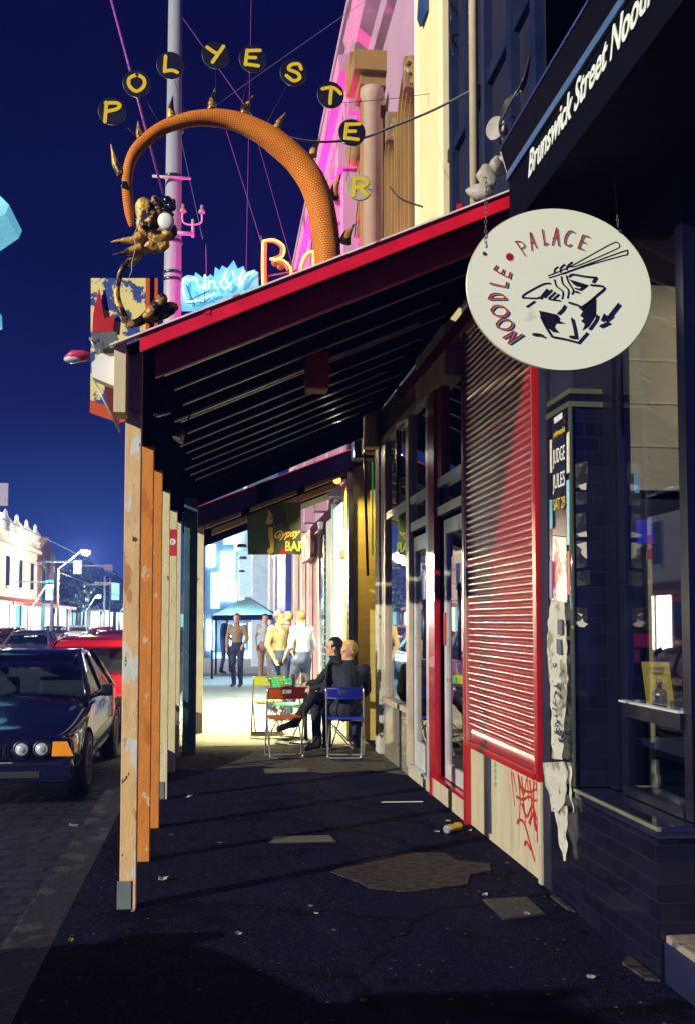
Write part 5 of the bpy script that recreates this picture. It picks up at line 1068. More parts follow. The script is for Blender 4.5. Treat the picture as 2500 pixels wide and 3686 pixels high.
    g = MB(); g.box(T((-hw*.85, -.078, .395)), T((hw*.85, -.06, .425)), bev=.004); g.build('bumper_strip', plast, fb_)
    g = MB(); g.box(T((-.5, -.075, .29)), T((.5, -.06, .35)), bev=.004); g.build('air_intake', tyre, fb_)
    g = MB(); g.box(T((-hw*.93, L-.10, .30)), T((hw*.93, L+.05, .55)), bev=.035); g.build('rear_bumper', plast, root)
    g = MB(); g.box(T((-.22, -.012, .47)), T((.22, .03, .58)), bev=.006)
    for k in range(9): g.box(T((-.20+.048*k, -.02, .48)), T((-.192+.048*k, -.011, .57)))
    g.build('grille', plast, root)
    for s in (-1, 1):
        if headl == 'twin':
            for dx in (.335, .51):
                c = T((s*dx, -.035, .545)); h = MB(); h.lathe([(.064, 0), (.064, .012), (.05, .018), (.034, .0185), (.03, .024), (.001, .025)], c, -Y3, seg=20); ho_ = h.build('headlight', lens, root)
                h = MB(); h.lathe([(.080, 0), (.080, .018), (.066, .02)], c+Y3*.004, -Y3, seg=20); h.build('lamp_ring', plast, ho_)
            h = MB(); h.prism([T((s*q[0], -.03, q[1])) for q in ((.60, .48), (.61, .61), (.73, .61), (.79, .48))], (0, -.03, 0)); h.build('indicator', amber, root)
        else:
            h = MB(); h.box(T((s*.34, -.02, .56)), T((s*.60, .06, .68)), bev=.012); h.build('headlight', mat('lens_green', (.45, .55, .30), .1, coat=1, metal=.5, var=.4, scale=30), root)
            h = MB(); h.box(T((s*.605, -.018, .56)), T((s*.76, .08, .68)), bev=.012); h.build('indicator', mat('lens_pale', (.7, .7, .35), .1, coat=1), root)
        h = MB(); h.box(T((s*hw*1.01, 1.50, .90)), T((s*(hw*1.01+.13), 1.60, 1.02)), bev=.035); h.tube([T((s*hw*.92, 1.56, .90)), T((s*(hw+.05), 1.56, .94))], .02); h.build('side_mirror', plast, root)
        h = MB(); h.box(T((s*hw*.5, L-.02, .62)), T((s*hw*.85, L+.02, .76)), bev=.01); h.build('tail_light', mat('tail_red', (.5, .01, .01), .15, coat=1), root)
        for yy in wy:
            c = T((s*(hw-.10), yy, .305)); ax_ = Vector((s, 0, 0))
            w = MB(); w.lathe([(.20, -.09), (.29, -.09), (.305, -.06), (.305, .06), (.29, .09), (.20, .09)], c, ax_, seg=32); wo_ = w.build('wheel', tyre, root)
            w = MB(); w.lathe([(.20, .04), (.205, .092), (.195, .092), (.18, .06)], c, ax_, seg=28)
            for k in range(10):
                a = 2*math.pi*k/10; dv = Vector((0, math.cos(a), math.sin(a))); w.tube([c+ax_*.075+dv*.04, c+ax_*.07+dv*.185], .011, seg=5)
            w.lathe([(.05, .05), (.05, .085), (.02, .09)], c, ax_, seg=14); w.build('rim', rimm, wo_)
    g = MB(); g.box(T((-.26, -.062, .32)), T((.26, -.055, .43))); g.build('number_plate', mat('plate_pale', (.5, .5, .42), .5), root)
    return root
blackp = mat('car_black', (.006, .006, .028), .12, coat=1, var=.1); redc = mat('car_red', (.50, .015, .02), .18, coat=1, var=.1); dkr = mat('car_maroon', (.16, .01, .02), .18, coat=1); slv = mat('car_silver', (.42, .40, .40), .2, metal=.4, coat=1)
car('black sedan with round twin headlights parked nearest in full view', -2.08, 9.4, blackp, W=1.68)
car('bright red sedan parked behind the black one', -1.93, 13.95, redc, headl='box', Ht=1.46)
car('dark maroon car, only its roof showing above the red one', -1.95, 19.2, dkr, headl='box', Ht=1.5)
car('pale car at the left frame edge, just its rounded rear corner showing', -2.02, -.05, slv, headl='box', L=4.35, flip=True, W=1.7)
car('white sedan far down the near side of the road', -1.9, 24.5, slv, headl='box')
car('pale car waiting in the bright far traffic', -6.5, 34, mat('car_white', (.7, .7, .72), .2, coat=1), headl='box', group='cars in the far traffic')
car('red tail end car in the bright far traffic', -9.6, 44, redc, headl='box', group='cars in the far traffic')
for k_, (xx_, yy_, pm_, lb_) in enumerate(((-10.8, 52, 'car_silver', 'silver car parked before the white Victorian building'), (-10.8, 66, 'car_maroon', 'maroon car parked before the white Victorian building'), (-10.8, 78, 'car_white', 'white car parked before the brick gable'), (-6.8, 58, 'car_red', 'red car in mid road, far off'), (-4.4, 70, 'car_white', 'white car approaching along the middle of the far road'))):
    car(lb_, xx_, yy_, MC[pm_], headl='box', group='cars in the far traffic')
# ================================================================ FAR SIDE OF THE STREET
XF = -14.0
win_w = emit('window_white', (.85, .95, 1), 6); win_y = emit('window_warm', (1, .82, .5), 3); win_g = emit('window_green', (.35, .9, .75), 1.1); win_d = mat('window_dark', (.02, .03, .06), .1, coat=1)
rnd = random.Random(3)
def facade(label, y0, y1, h, wm, shopm, awm=None, parapet=None, windows=3, depth=8, x=XF, upper=win_d):
    t = thing('shop_building', label, 'building', (x-2, (y0+y1)/2, -.15), 'buildings across the street')
    MB().box((x-depth, y0+.02, -.15), (x, y1-.02, h)).build('wall', wm, t)
    n = max(1, int((y1-y0)/2.6)); dy = (y1-y0)/n
    for i in range(n):
        MB().box((x, y0+i*dy+.15, .35), (x+.06, y0+(i+1)*dy-.15, 2.7)).build('shop_window', rnd.choice([shopm, shopm, shopm, win_y, win_g, win_w, win_d]), t)
    for i in range(n):
        MB().box((x+.07, y0+(i+.5)*dy-.06, .0), (x+.14, y0+(i+.5)*dy+.06, 2.8)).build('shop_mullion', drk, t); MB().box((x+.065, y0+i*dy+.2, 2.72), (x+.13, y0+(i+1)*dy-.2, 3.1)).build('shop_fascia', rnd.choice([awr, drk, tea, brk]), t)
    for i in range(windows):
        yy = y0+(y1-y0)*(i+.5)/windows; f = MB().box((x, yy-.55, 3.9), (x+.05, yy+.55, min(h-.9, 5.9))).build('window', upper, t)
        MB().box((x, yy-.65, 3.78), (x+.14, yy+.65, 3.897)).build('sill', wm, f)
    c = MB(); c.box((x, y0, h-.5), (x+.35, y1, h-.25)); c.box((x, y0, 3.15), (x+.2, y1, 3.35)); c.build('cornice', wm, t)
    if awm:
        a = MB(); a.loft([[(x, y, 3.1), (x+2.6, y, 2.65), (x+2.6, y, 2.45), (x+2.55, y, 2.45), (x+2.55, y, 2.6), (x, y, 3.02)] for y in (y0+.1, y1-.1)], smooth=False); a.build('awning', awm, t)
        for yy in (y0+.4, y1-.4): MB().tube([(x+2.5, yy, 0), (x+2.5, yy, 2.5)], .06).build('awning_post', mat('post_white', (.6, .6, .6), .5), t)
    if parapet == 'finials':
        g = MB()
        for k in range(7):
            yy = y0+(y1-y0)*k/6; g.lathe([(.40, 0), (.40, .35), (.52, .42), (.30, .55), (.46, .85), (.44, 1.05), (.2, 1.35), (.12, 1.6), (.16, 1.68), (.03, 1.9)], (x-.2, yy, h), Z3, seg=8)
        g.box((x-.4, y0, h), (x+.02, y1, h+.35)); g.build('parapet_finials', wm, t)
    elif parapet == 'gable':
        MB().prism([(x-.2, y0, h), (x-.2, (y0+y1)/2, h+2.2), (x-.2, y1, h)], (-.5, 0, 0)).build('gable', wm, t)
    return t
awr = mat('awning_red', (.5, .05, .03), .6, c2=(.6, .55, .5), thr=.58, tscale=.8); stw = mat('stucco_far', (.75, .80, .72), .8, var=.15, scale=1); brk = mat('brick_far', (.42, .22, .12), .8, var=.3, scale=4); drk = mat('dark_far', (.10, .10, .12), .8, var=.4); tea = mat('teal_far', (.05, .22, .24), .6)
facade('white Victorian building with finials on its parapet, far left', 58, 80, 7.2, stw, win_w, awr, 'finials', 5)
facade('brown brick gabled building beside the white Victorian one', 80.2, 92, 6.4, brk, win_w, awr, 'gable', 3, upper=emit('dim_window', (.7, .8, .7), .3))
facade('dark shopfront with green lit windows, behind the street lamp', 92.2, 108, 5.2, drk, win_g, awr, None, 4, upper=win_y)
facade('pale shop with a bright white display, farther along', 108.2, 124, 5.8, tea, win_w, None, 'gable', 4)
facade('low brick shop near the street end', 124.2, 150, 5.0, brk, win_w, awr, None, 5, upper=win_y)
facade('teal fronted shop seen between the posts and the lamp', 150.2, 190, 6.0, tea, win_g, awr, None, 6, upper=win_g)
facade('white building at the far left edge of the street', 30, 57.8, 6.6, stw, emit('window_cream', (1, .86, .6), 16), awr, 'finials', 7)
facade('plain dark row of shops opposite the verandah', 8, 29.8, 4.3, drk, emit('window_soft', (1, .86, .6), 2.0), mat('awning_dark', (.05, .04, .05), .6), None, 7, upper=win_d)

for k_ in range(4): MB().box((XF+.25, 9+k_*5.2, 2.72+.0), (XF+.36, 12.6+k_*5.2, 3.3)).build('shutter_glow_strip', emit('shutter_glow', (1, .80, .42), 26), bpy.data.objects['shop_building.007'])  # unseen glowing strips added to put warm lines on the shutter
eb = thing('end_building', 'lit buildings closing the street end', 'building', (-8, 215, 0))
MB().box((-24, 212, -.15), (14, 216, 7)).build('wall', drk, eb)
for k in range(12): MB().box((-23+3*k, 211.9, .3), (-21+3*k, 211.98, 3)).build('shop_window', [win_w, win_y, win_g][k % 3], eb)
# trees among the far roofs
leafm = mat('leaf_dark', (.015, .03, .018), .7, var=.5)
def tree(x, y, h, r, label, seed):
    t = thing('street_tree', label, 'tree', (x, y, -.15), 'trees across the street'); rg = random.Random(seed)
    g = MB(); g.tube([(x, y, -.15), (x+.1, y, h*.35), (x, y, h*.7)], [.2, .15, .08])
    for k in range(7):
        a = rg.random()*6.28; g.tube([(x, y, h*(.35+.05*k)), (x+r*.6*math.cos(a), y+r*.6*math.sin(a), h*(.55+.06*k))], [.06, .02], seg=5)
    g.build('trunk', mat('bark', (.06, .045, .03), .8), t)
    c = MB()
    for k in range(2600):
        a = rg.random()*6.28; q = rg.random()**.5; zz_ = rg.random(); lob = .65+.45*noise.noise(Vector((math.cos(a)*1.3, math.sin(a)*1.3, zz_*2.5+seed)))
        rr1 = r*q*math.sin(math.pi*min(1, .12+zz_*.9))*lob*1.3; p = Vector((x+rr1*math.cos(a), y+rr1*math.sin(a), h*.38+h*.66*zz_)); s = .10+.12*rg.random()
        u_ = Vector((rg.uniform(-1, 1), rg.uniform(-1, 1), rg.uniform(-1, 1))).normalized(); v_ = u_.orthogonal().normalized()
        c.quad([p-u_*s, p+v_*s*.6, p+u_*s, p-v_*s*.6])
    c.build('crown', leafm, t, recalc=False)
tree(-12.5, 96, 7.5, 3.0, 'dark tree between the brick gable and the lamp', 1); tree(-12, 118, 7.0, 3.0, 'dark tree right of the bright street lamp', 2); tree(-11.5, 84, 6.2, 2.0, 'slim dark tree beside the brick gable', 5)
# street lamps, poles, signs
def street_lamp(x, y, z, ax_, label, m, lit=None, grp='street lamps'):
    t = thing('street_lamp', label, 'street lamp', (x+ax_, y, -.15), grp)
    MB().tube([(x+ax_, y, -.15), (x+ax_, y, z-1.2)], [.09, .07]).build('pole', mat('pole_far', (.3, .3, .28), .6), t)
    MB().tube(crom([Vector((x+ax_, y, z-1.25)), Vector((x+ax_*.5, y, z-.5)), Vector((x+ax_*.15, y, z+.1))], 5), .045).build('arm', MC['pole_far'], t)
    MB().ball((x, y, z-.06), (.30, .24, .24) if z > 5 else (.22, .18, .12)).build('bulb', m, t)
    MB().lathe([(.05, .2), (.24, .14), (.28, .06), (.26, .05)], (x, y, z), Z3, seg=14).build('lamp_hood', drk, t)
    return t
lw = WY(310, 1985, 72.8)
street_lamp(lw.x, 72.8, lw.z, -1.9, 'bright warm white street lamp glowing on its bracket over the far shops', emit('bulb_sodium', (1, .78, .5), 60))
light('lamp_glow', 'POINT', lw+Vector((-.3, -.5, -.6)), 4000, (1, .75, .45), bpy.data.objects['street_lamp'], size=.2); light('lamp_beam', 'SPOT', lw+Vector((.1, -.5, -.3)), 19000, (1, .74, .42), bpy.data.objects['street_lamp'], size=.35, aim=(1.9, 6.5, 2), spot=50)
l_ = WY(-12, 1850, 50); street_lamp(l_.x, 50, l_.z, -1.4, 'street lamp cut by the left frame edge above the white building', emit('bulb_sodium2', (1, .8, .55), 30))
for k_, (sx_, sy_, wh_) in enumerate(((-9.8, 60, 'beside the white building'), (-9.8, 84, 'beside the brick gable'), (-9.8, 112, 'beyond the dark shopfront'), (-9.8, 140, 'farthest along the shops'))):
    q_ = street_lamp(sx_, sy_, 3.6, -1.0, 'added low kerbside fill lamp across the street, '+wh_, emit('kerb_fill_bulb', (.85, .95, 1), 40)); light('lamp_glow', 'POINT', (sx_+.5, sy_-.5, 3.0), 1300, (.75, 1, .92), q_, size=.2)  # lamps added to brighten the fronts across the street
l_ = WY(258, 2105, 92); street_lamp(l_.x, 92, l_.z, 1.5, 'distant globe lamp below the bright one', emit('bulb_soft', (1, .85, .55), 12))
for i, (u, y, vt_, lb) in enumerate(((160, 64, 2010, 'teal pole beside the brick building'), (190, 66, 1990, 'grey timber power pole with small crossarm, left of the lamp'), (378, 88, 2075, 'thin pole right of the street lamp'), (398, 96, 2080, 'second thin pole right of the street lamp'), (316, 100, 2110, 'thin mast under the street lamp'))):
    p = WY(u, vt_, y); t = thing('street_pole', lb, 'pole', (p.x, y, -.15), 'poles across the street')
    MB().tube([(p.x, y, -.15), (p.x, y, p.z)], .12 if i < 2 else .09, seg=8).build('pole', mat('pole_teal', (.15, .35, .35), .6) if i == 0 else mat('pole_far', (.3, .3, .28), .6), t)
    if i: MB().box((p.x-1.0, y-.05, p.z-.6), (p.x+1.0, y+.05, p.z-.5)).build('crossarm', MC['pole_far'], t)
for (u0, v0, u1, v1, y, m, lb) in ((-30, 1738, 32, 1822, 40, mat('sign_lilac', (.5, .45, .55), .5), 'pale lilac square sign at the left frame edge'), (265, 2016, 296, 2066, 60, MC['sign_lilac'], 'small pale rectangular sign under the street lamp'), (165, 2088, 192, 2160, 62, mat('banner_green', (.3, .6, .4), .5, c2=(.05, .2, .6), thr=.5, tscale=1.5), 'green and blue hanging shop banner'), (376, 2032, 406, 2056, 80, drk, 'dark speaker shaped sign far right'), (402, 2100, 430, 2160, 80, win_g, 'glowing teal sign box half behind the nearest post')):
    a, b = WY(u0, v0, y), WY(u1, v1, y+.15); t = thing('hanging_sign', lb, 'sign', ((a.x+b.x)/2, y, b.z), 'signs across the street')
    MB().box(a, b).build('sign_panel', m, t); MB().tube([((a.x+b.x)/2, y+.2, max(a.z, b.z)-.1), ((a.x+b.x)/2-2.2, y+.2, max(a.z, b.z)-.1)], .04).build('bracket', MC['pole_far'], t)
cs = thing('cyan_sign_box', 'cyan white glowing box corner entering at the left frame edge', 'light box', WY(-40, 850, 26))
MB().prism([WY(u, v, 26) for u, v in ((-120, 640), (0, 748), (80, 830), (68, 858), (0, 905), (-120, 930))], (0, -1.6, 0)).build('box_body', mat('cyan_box', (.25, .55, .6), .4, em=(.12, .7, .85), es=.45, var=.3), cs)
MB().prism([WY(u, v, 26.2) for u, v in ((-60, 1120), (8, 1138), (10, 1185), (-60, 1210))], (0, -1.0, 0)).build('lower_box', MC['cyan_box'], cs)
MB().tube([WY(-100, 700, 26.6), WY(-100, 3000, 26.6)], .08).build('box_pole', drk, cs)
wire('long pale wire sloping down over the far shops at left', [(-10, 1858, 40), (240, 1975, 60), (440, 2080, 80)], .022, mat('wire_pale_cyan', (.35, .5, .55), .5))
wire('second lower pale wire over the far shops', [(90, 2020, 55), (240, 2070, 60), (440, 2150, 80)], .018, MC['wire_pale_cyan'])
# red cobra-head lamp beyond the painted board
rb = thing('cobra_lamp', 'red hooded unlit street luminaire sticking out left of the painted board', 'street lamp', (WY(560, 1288, 11.8).x, 11.8, 0))
MB().tube([WY(560, 1288, 11.8), WY(310, 1285, 11.8)], .025).build('arm', mat('cobra_red', (.5, .03, .08), .4), rb)
g = MB(); g.tube([WY(330, 1284, 11.8), WY(300, 1281, 11.8), WY(262, 1283, 11.8), WY(232, 1287, 11.8)], [.03, .05, .055, .01], seg=14, flat=1.4); g.build('lamp_hood', MC['cobra_red'], rb)
g = MB(); g.ball(WY(262, 1295, 11.8), (.105, .07, .04)); g.build('lamp_lens', mat('cobra_lens', (.5, .55, .65), .1, coat=1), rb)
MB().tube([(WY(560, 1288, 11.8).x, 11.8, 0), WY(560, 1270, 11.8)], .05).build('pole', drk, rb)

# ================================================================ FOLDING CHAIRS, TABLE
tubm = mat('chair_tube', (.5, .5, .5), .3, metal=.7)
def chair(label, x, y, rz, m, mseat=None):
    t = thing('folding_chair', label, 'chair', (x, y, 0), 'folding cafe chairs'); R_ = Matrix.Rotation(rz, 3, 'Z'); O = Vector((x, y, 0))
    def T(p): return O+R_ @ Vector(p)
    r = .0095
    g = MB()
    g.tube(crom([T(p) for p in ((-.21, -.20, .79), (-.21, -.10, .45), (-.21, .02, .06), (-.19, .035, .014), (0, .035, .012), (.19, .035, .014), (.21, .02, .06), (.21, -.10, .45), (.21, -.20, .79))], 4), r, seg=8)
    g.build('front_leg_frame', tubm, t)
    g = MB(); g.tube(crom([T(p) for p in ((-.185, .15, .44), (-.185, -.08, .22), (-.185, -.24, .05), (-.165, -.25, .014), (0, -.25, .012), (.165, -.25, .014), (.185, -.24, .05), (.185, -.08, .22), (.185, .15, .44))], 4), r, seg=8); g.tube([T((-.185, .1, .40)), T((.185, .1, .40))], .007); g.build('rear_leg_frame', tubm, t)
    g = MB(); NX, NZ = 16, 6; V = {}
    for i in range(NX+1):
        for j in range(NZ+1):
            xx = -.215+.43*i/NX; zc = .665+.13*j/NZ+(.012*math.sin(math.pi*i/NX) if j == NZ else 0); V[i, j] = g.bm.verts.new(T((xx, -.225+.06*(xx/.215)**2-.03*(j/NZ), zc)))
    for i in range(NX):
        for j in range(NZ):
            if 6 <= i < 10 and 3 <= j < 5: continue
            g.bm.faces.new([V[i, j], V[i+1, j], V[i+1, j+1], V[i, j+1]]).smooth = True
    bmesh.ops.solidify(g.bm, geom=g.bm.faces[:], thickness=.010); g.build('backrest', m, t)
    g = MB(); sq = [(-.19, -.17), (-.2, .1), (-.17, .21), (.17, .21), (.2, .1), (.19, -.17)]; g.loft([[T((a, b, .435)) for a, b in sq], [T((a, b, .455)) for a, b in sq]], smooth=False); g.build('seat', mseat or m, t)
    return t
chair('orange backed folding chair seen from behind, left of the seated pair', .76, 11.55, math.radians(4), mat('chair_orange', (.62, .13, .02), .4))
chair('blue backed folding chair under the blond man', 1.46, 11.45, math.radians(-10), mat('chair_blue', (.015, .03, .40), .4))
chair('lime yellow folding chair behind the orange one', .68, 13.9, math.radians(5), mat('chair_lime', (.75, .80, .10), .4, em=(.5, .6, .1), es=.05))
chair('green folding chair turned toward the table', .98, 13.3, math.radians(-40), mat('chair_green', (.08, .55, .28), .4))
chair('dark folding chair under the person in black', 1.36, 12.15, math.radians(95), darkp)
tb_ = thing('cafe_table', 'small round cafe table holding glasses', 'table', (1.12, 12.75, 0))
MB().lathe([(.32, 0), (.33, .01), (.33, .022), (.32, .025)], (1.12, 12.75, .72), Z3, seg=32).build('tabletop', mat('table_top', (.5, .5, .45), .25, metal=.4), tb_)
MB().tube([(1.12, 12.75, .02), (1.12, 12.75, .72)], .025).build('leg', tubm, tb_)
MB().lathe([(.22, 0), (.2, .02), (.03, .04)], (1.12, 12.75, .002), Z3, seg=24).build('base', darkp, tb_)
gz = mat('tumbler', (.75, .82, .75), .1, coat=1)
for i, (dx, dy, lb) in enumerate(((-.16, -.05, 'leftmost tall glass on the cafe table'), (-.03, .05, 'middle glass on the cafe table'), (.17, -.02, 'right glass on the cafe table'))):
    tag(MB().lathe([(.028, 0), (.033, .13), (.030, .128), (.026, .01)], (1.12+dx, 12.75+dy, .7455), Z3, seg=16).build('drinking_glass', gz), lb, 'glass', 'glasses on the cafe table')

# ================================================================ PEOPLE
skin = mat('skin', (.55, .30, .18), .55, var=.1, scale=20)
def person(label, J, mats, hair, face=(0, 1, 0), hands=True, vox=.0115, girth=1.0, extra_hair=None):
    """J: joint dict in world coordinates; one voxel-fused surface, materials given per nearest bone: 0 skin 1 top 2 trousers 3 shoes"""
    J = {k: Vector(v) for k, v in J.items()}; face = Vector(face).normalized(); k_ = girth
    bones = [('pelvis', 'belly', .135, .125, 2), ('belly', 'chest', .125, .145, 1), ('chest', 'neck', .12, .06, 1), ('neck', 'head', .055, .055, 0)]
    for s in 'LR':
        bones += [('chest', 'sh'+s, .10, .062, 1), ('belly', 'ch'+s, .09, .09, 1), ('sh'+s, 'el'+s, .056, .044, 1), ('el'+s, 'wr'+s, .042, .029, 1), ('pelvis', 'hp'+s, .12, .10, 2), ('hp'+s, 'kn'+s, .092, .062, 2), ('kn'+s, 'an'+s, .060, .048, 2), ('an'+s, 'to'+s, .045, .036, 3)]
    for s in 'LR': J['ch'+s] = J['chest'].lerp(J['sh'+s], .5)+(J['belly']-J['chest'])*.25
    g = MB(); segs = []
    def cone(a, b, r0, r1, mi):
        n = max(2, int((b-a).length/.03)); 
        g.tube([a.lerp(b, t/n) for t in range(n+1)], [r0+(r1-r0)*t/n for t in range(n+1)], seg=14); g.ball(a, r0, seg=14); g.ball(b, r1, seg=14); segs.append((a, b, mi, max(r0, r1)))
    for a, b, r0, r1, mi in bones: cone(J[a], J[b], r0*k_, r1*k_, mi)
    hc = J['head']+Z3*.06; rt = face.cross(Z3).normalized()
    M_ = Matrix((rt, face, Z3)).transposed().to_4x4()
    def hb_(off, rad): 
        m = Matrix.Translation(hc+rt*off[0]+face*off[1]+Z3*off[2]) @ M_ @ Matrix.Diagonal((*rad, 1)); bmesh.ops.create_uvsphere(g.bm, u_segments=18, v_segments=14, radius=1, matrix=m)
    hb_((0, -.008, .02), (.076, .094, .10)); hb_((0, .022, -.045), (.056, .062, .062)); hb_((0, .088, -.012), (.013, .022, .024)); hb_((0, .062, -.085), (.028, .024, .02)); hb_((0, .08, -.055), (.024, .012, .008))
    for s in (-1, 1): hb_((s*.078, -.01, -.005), (.010, .02, .03)); hb_((s*.03, .078, .022), (.022, .012, .008))
    segs.append((hc-Z3*.05, hc+Z3*.06, 0, .1))
    if hands:
        for s in 'LR':
            w = J['wr'+s]; d = (w-J['el'+s]).normalized(); sd_ = d.orthogonal().normalized(); up = d.cross(sd_)
            if 'hd'+s in J: d = (J['hd'+s]-w).normalized(); sd_ = (sd_-d*sd_.dot(d)).normalized(); up = d.cross(sd_)
            p = w+d*.05; m = Matrix.Translation(p) @ Matrix((sd_, d, up)).transposed().to_4x4() @ Matrix.Diagonal((.042, .055, .018, 1)); bmesh.ops.create_uvsphere(g.bm, u_segments=12, v_segments=10, radius=1, matrix=m)
            segs.append((w+d*.01, w+d*.17, 0, .03))
            for i, (o, L) in enumerate(((-.031, .062), (-.010, .074), (.011, .070), (.031, .054))):
                a = p+sd_*o+d*.042; b = a+d*L*.5-up*.008; c = b+d*L*.42-up*.024; g.tube([a, b, c], [.0095, .009, .0078], seg=8); g.ball(c, .0078, seg=8)
            a = p-sd_*.032-d*.01; g.tube([a, a-sd_*.028+d*.022, a-sd_*.034+d*.05-up*.012], [.013, .011, .009], seg=8)
    o = g.build('person', mats, None, recalc=True); tag(o, label, 'person')
    rm = o.modifiers.new('r', 'REMESH'); rm.mode = 'VOXEL'; rm.voxel_size = vox; rm.use_smooth_shade = True
    s_ = o.modifiers.new('s', 'SMOOTH'); s_.iterations = 3; s_.factor = .5
    apply_mods(o); me = o.data; me.materials.clear()
    for m in mats: me.materials.append(m)
    ol = o.location
    for p in me.polygons:
        c = p.center+ol; best = 1e9; bi = 0
        for a, b, mi, r in segs:
            ab = b-a; t = max(0, min(1, (c-a).dot(ab)/max(1e-9, ab.length_squared))); dd = (c-a-ab*t).length-r
            if dd < best: best = dd; bi = mi
        p.material_index = bi
        if (c-hc).length < .135 and c.z > hc.z-.10: p.material_index = 0
        p.use_smooth = True
    cl = set(v for p in me.polygons if p.material_index in (1, 2) for v in p.vertices)
    for v in me.vertices:
        if v.index in cl:
            c = v.co+ol; v.co += v.normal*(.010*noise.noise(Vector((c.x*16, c.y*16, c.z*9)))+.006+.005*noise.noise(c*38))
    # hair and eyes
    h = MB()
    m = Matrix.Translation(hc-face*.016+Z3*.034) @ M_ @ Matrix.Diagonal((.087, .098, .098, 1)); bmesh.ops.create_uvsphere(h.bm, u_segments=24, v_segments=18, radius=1, matrix=m)
    dele = [v for v in h.bm.verts if (v.co-hc).dot(face) > .045 and v.co.z < hc.z+.068 or (v.co.z < hc.z-.03 and not extra_hair)]
    bmesh.ops.delete(h.bm, geom=dele, context='VERTS')
    for v in h.bm.verts: v.co += (v.co-hc).normalized()*.008*noise.noise(v.co*60)
    if extra_hair: h.tube(crom([hc-face*.04+Z3*.02, hc-face*.075-Z3*.08, hc-face*.085-Z3*.2, hc-face*.06-Z3*.3], 4), lerpr([.08, .085, .075, .03], 13), seg=14, flat=.8)
    bmesh.ops.solidify(h.bm, geom=h.bm.faces[:], thickness=.006) if not extra_hair else None
    h.build('hair', hair, o)
    for s in (-1, 1): MB().ball(hc+rt*s*.03+face*.083+Z3*.006, (.010, .010, .007), seg=8).build('eye', mat('eye_dark', (.03, .02, .02), .1, coat=1), o)
    return o
blk_c = mat('cloth_black', (.004, .004, .008), .85, var=.4, bump=.5, bscale=12); nvc = mat('cloth_navy', (.006, .009, .022), .85, var=.4, bump=.5, bscale=12); shoe = mat('shoe_black', (.008, .008, .012), .3, coat=.4)
blond = mat('hair_blond', (.55, .42, .12), .6, var=.3, scale=40); dkh = mat('hair_black', (.01, .008, .01), .4, var=.3, scale=40, coat=.3); brh = mat('hair_brown', (.12, .06, .03), .6)
# person in black, sitting side-on (facing left), one leg crossed over the other, foot out to the left
def wy(u, v, y): return tuple(WY(u, v, y))
pelA = Vector(WY(1215, 2560, 12.0)); pelA.z = .54
person('seated person all in black with long dark hair, legs crossed toward the left', dict(
    pelvis=(1.490, 12.05, .54), belly=(1.470, 12.05, .72), chest=(1.430, 12.05, .93), neck=(1.410, 12.05, 1.10), head=(1.400, 12.06, 1.17),
    shL=(1.440, 11.88, 1.02), elL=(1.290, 11.80, .80), wrL=(1.120, 11.92, .74), shR=(1.410, 12.22, 1.02), elR=(1.240, 12.34, .80), wrR=(1.130, 12.45, .77),
    hpL=(1.450, 11.95, .53), knL=(1.120, 11.75, .66), anL=(0.890, 11.68, .36), toL=(0.710, 11.66, .30), hpR=(1.450, 12.14, .53), knR=(1.170, 11.98, .56), anR=(1.180, 11.86, .09), toR=(1.050, 11.82, .045)),
    [skin, blk_c, blk_c, shoe], dkh, face=(-1, .15, 0), extra_hair=True)
person('blond short haired man in dark shirt seated on the blue chair, head turned left', dict(
    pelvis=(1.47, 11.52, .53), belly=(1.48, 11.50, .70), chest=(1.50, 11.53, .90), neck=(1.52, 11.58, 1.07), head=(1.515, 11.60, 1.135),
    shL=(1.33, 11.60, 1.00), elL=(1.27, 11.72, .76), wrL=(1.22, 11.98, .70), shR=(1.69, 11.50, .99), elR=(1.74, 11.60, .74), wrR=(1.66, 11.84, .62),
    hpL=(1.38, 11.55, .52), knL=(1.30, 11.98, .53), anL=(1.30, 11.92, .09), toL=(1.28, 12.08, .045), hpR=(1.57, 11.53, .52), knR=(1.64, 11.95, .52), anR=(1.66, 11.90, .09), toR=(1.69, 12.06, .045)),
    [skin, nvc, nvc, shoe], blond, face=(-.88, -.42, -.05))
def stander(label, x, y, top, legs, hair, f, seed, hgt=1.0, arms=0):
    rg = random.Random(seed); F_ = Vector(f).normalized(); S_ = F_.cross(Z3).normalized(); O = Vector((x, y, 0))
    def q(a, b, c): return O+S_*a+F_*b+Z3*c*hgt
    person(label, dict(pelvis=q(0, 0, .93), belly=q(0, 0, 1.1), chest=q(0, .01, 1.30), neck=q(0, .02, 1.47), head=q(0, .03, 1.54), shL=q(-.18, 0, 1.41), elL=q(-.24, .0, 1.14), wrL=q(-.20, .16+arms, .98+arms), shR=q(.18, 0, 1.41), elR=q(.25, -.02, 1.14), wrR=q(.22, .1, .92),
        hpL=q(-.09, 0, .90), knL=q(-.10, .05+.1*(seed % 2), .49), anL=q(-.10, .02+.14*(seed % 2), .09), toL=q(-.11, .15+.14*(seed % 2), .045), hpR=q(.09, 0, .90), knR=q(.10, .0, .49), anR=q(.10, -.08, .09), toR=q(.11, .06, .045)),
        [skin, top, legs, shoe], hair, face=f, vox=.017, hands=True)
wt = mat('cloth_white', (.36, .36, .38), .8, var=.15); rdc = mat('cloth_red', (.5, .04, .05), .8); tnc = mat('cloth_tan', (.22, .15, .08), .8); dn = mat('denim', (.02, .03, .08), .8)
stander('standing person in white top, nearest of the group beyond the table', 1.35, 16.2, wt, dn, brh, (-.6, .8, 0), 1)
stander('standing person in tan top and dark trousers left of the white topped one', 1.02, 17.0, tnc, dn, brh, (.7, -.7, 0), 2)
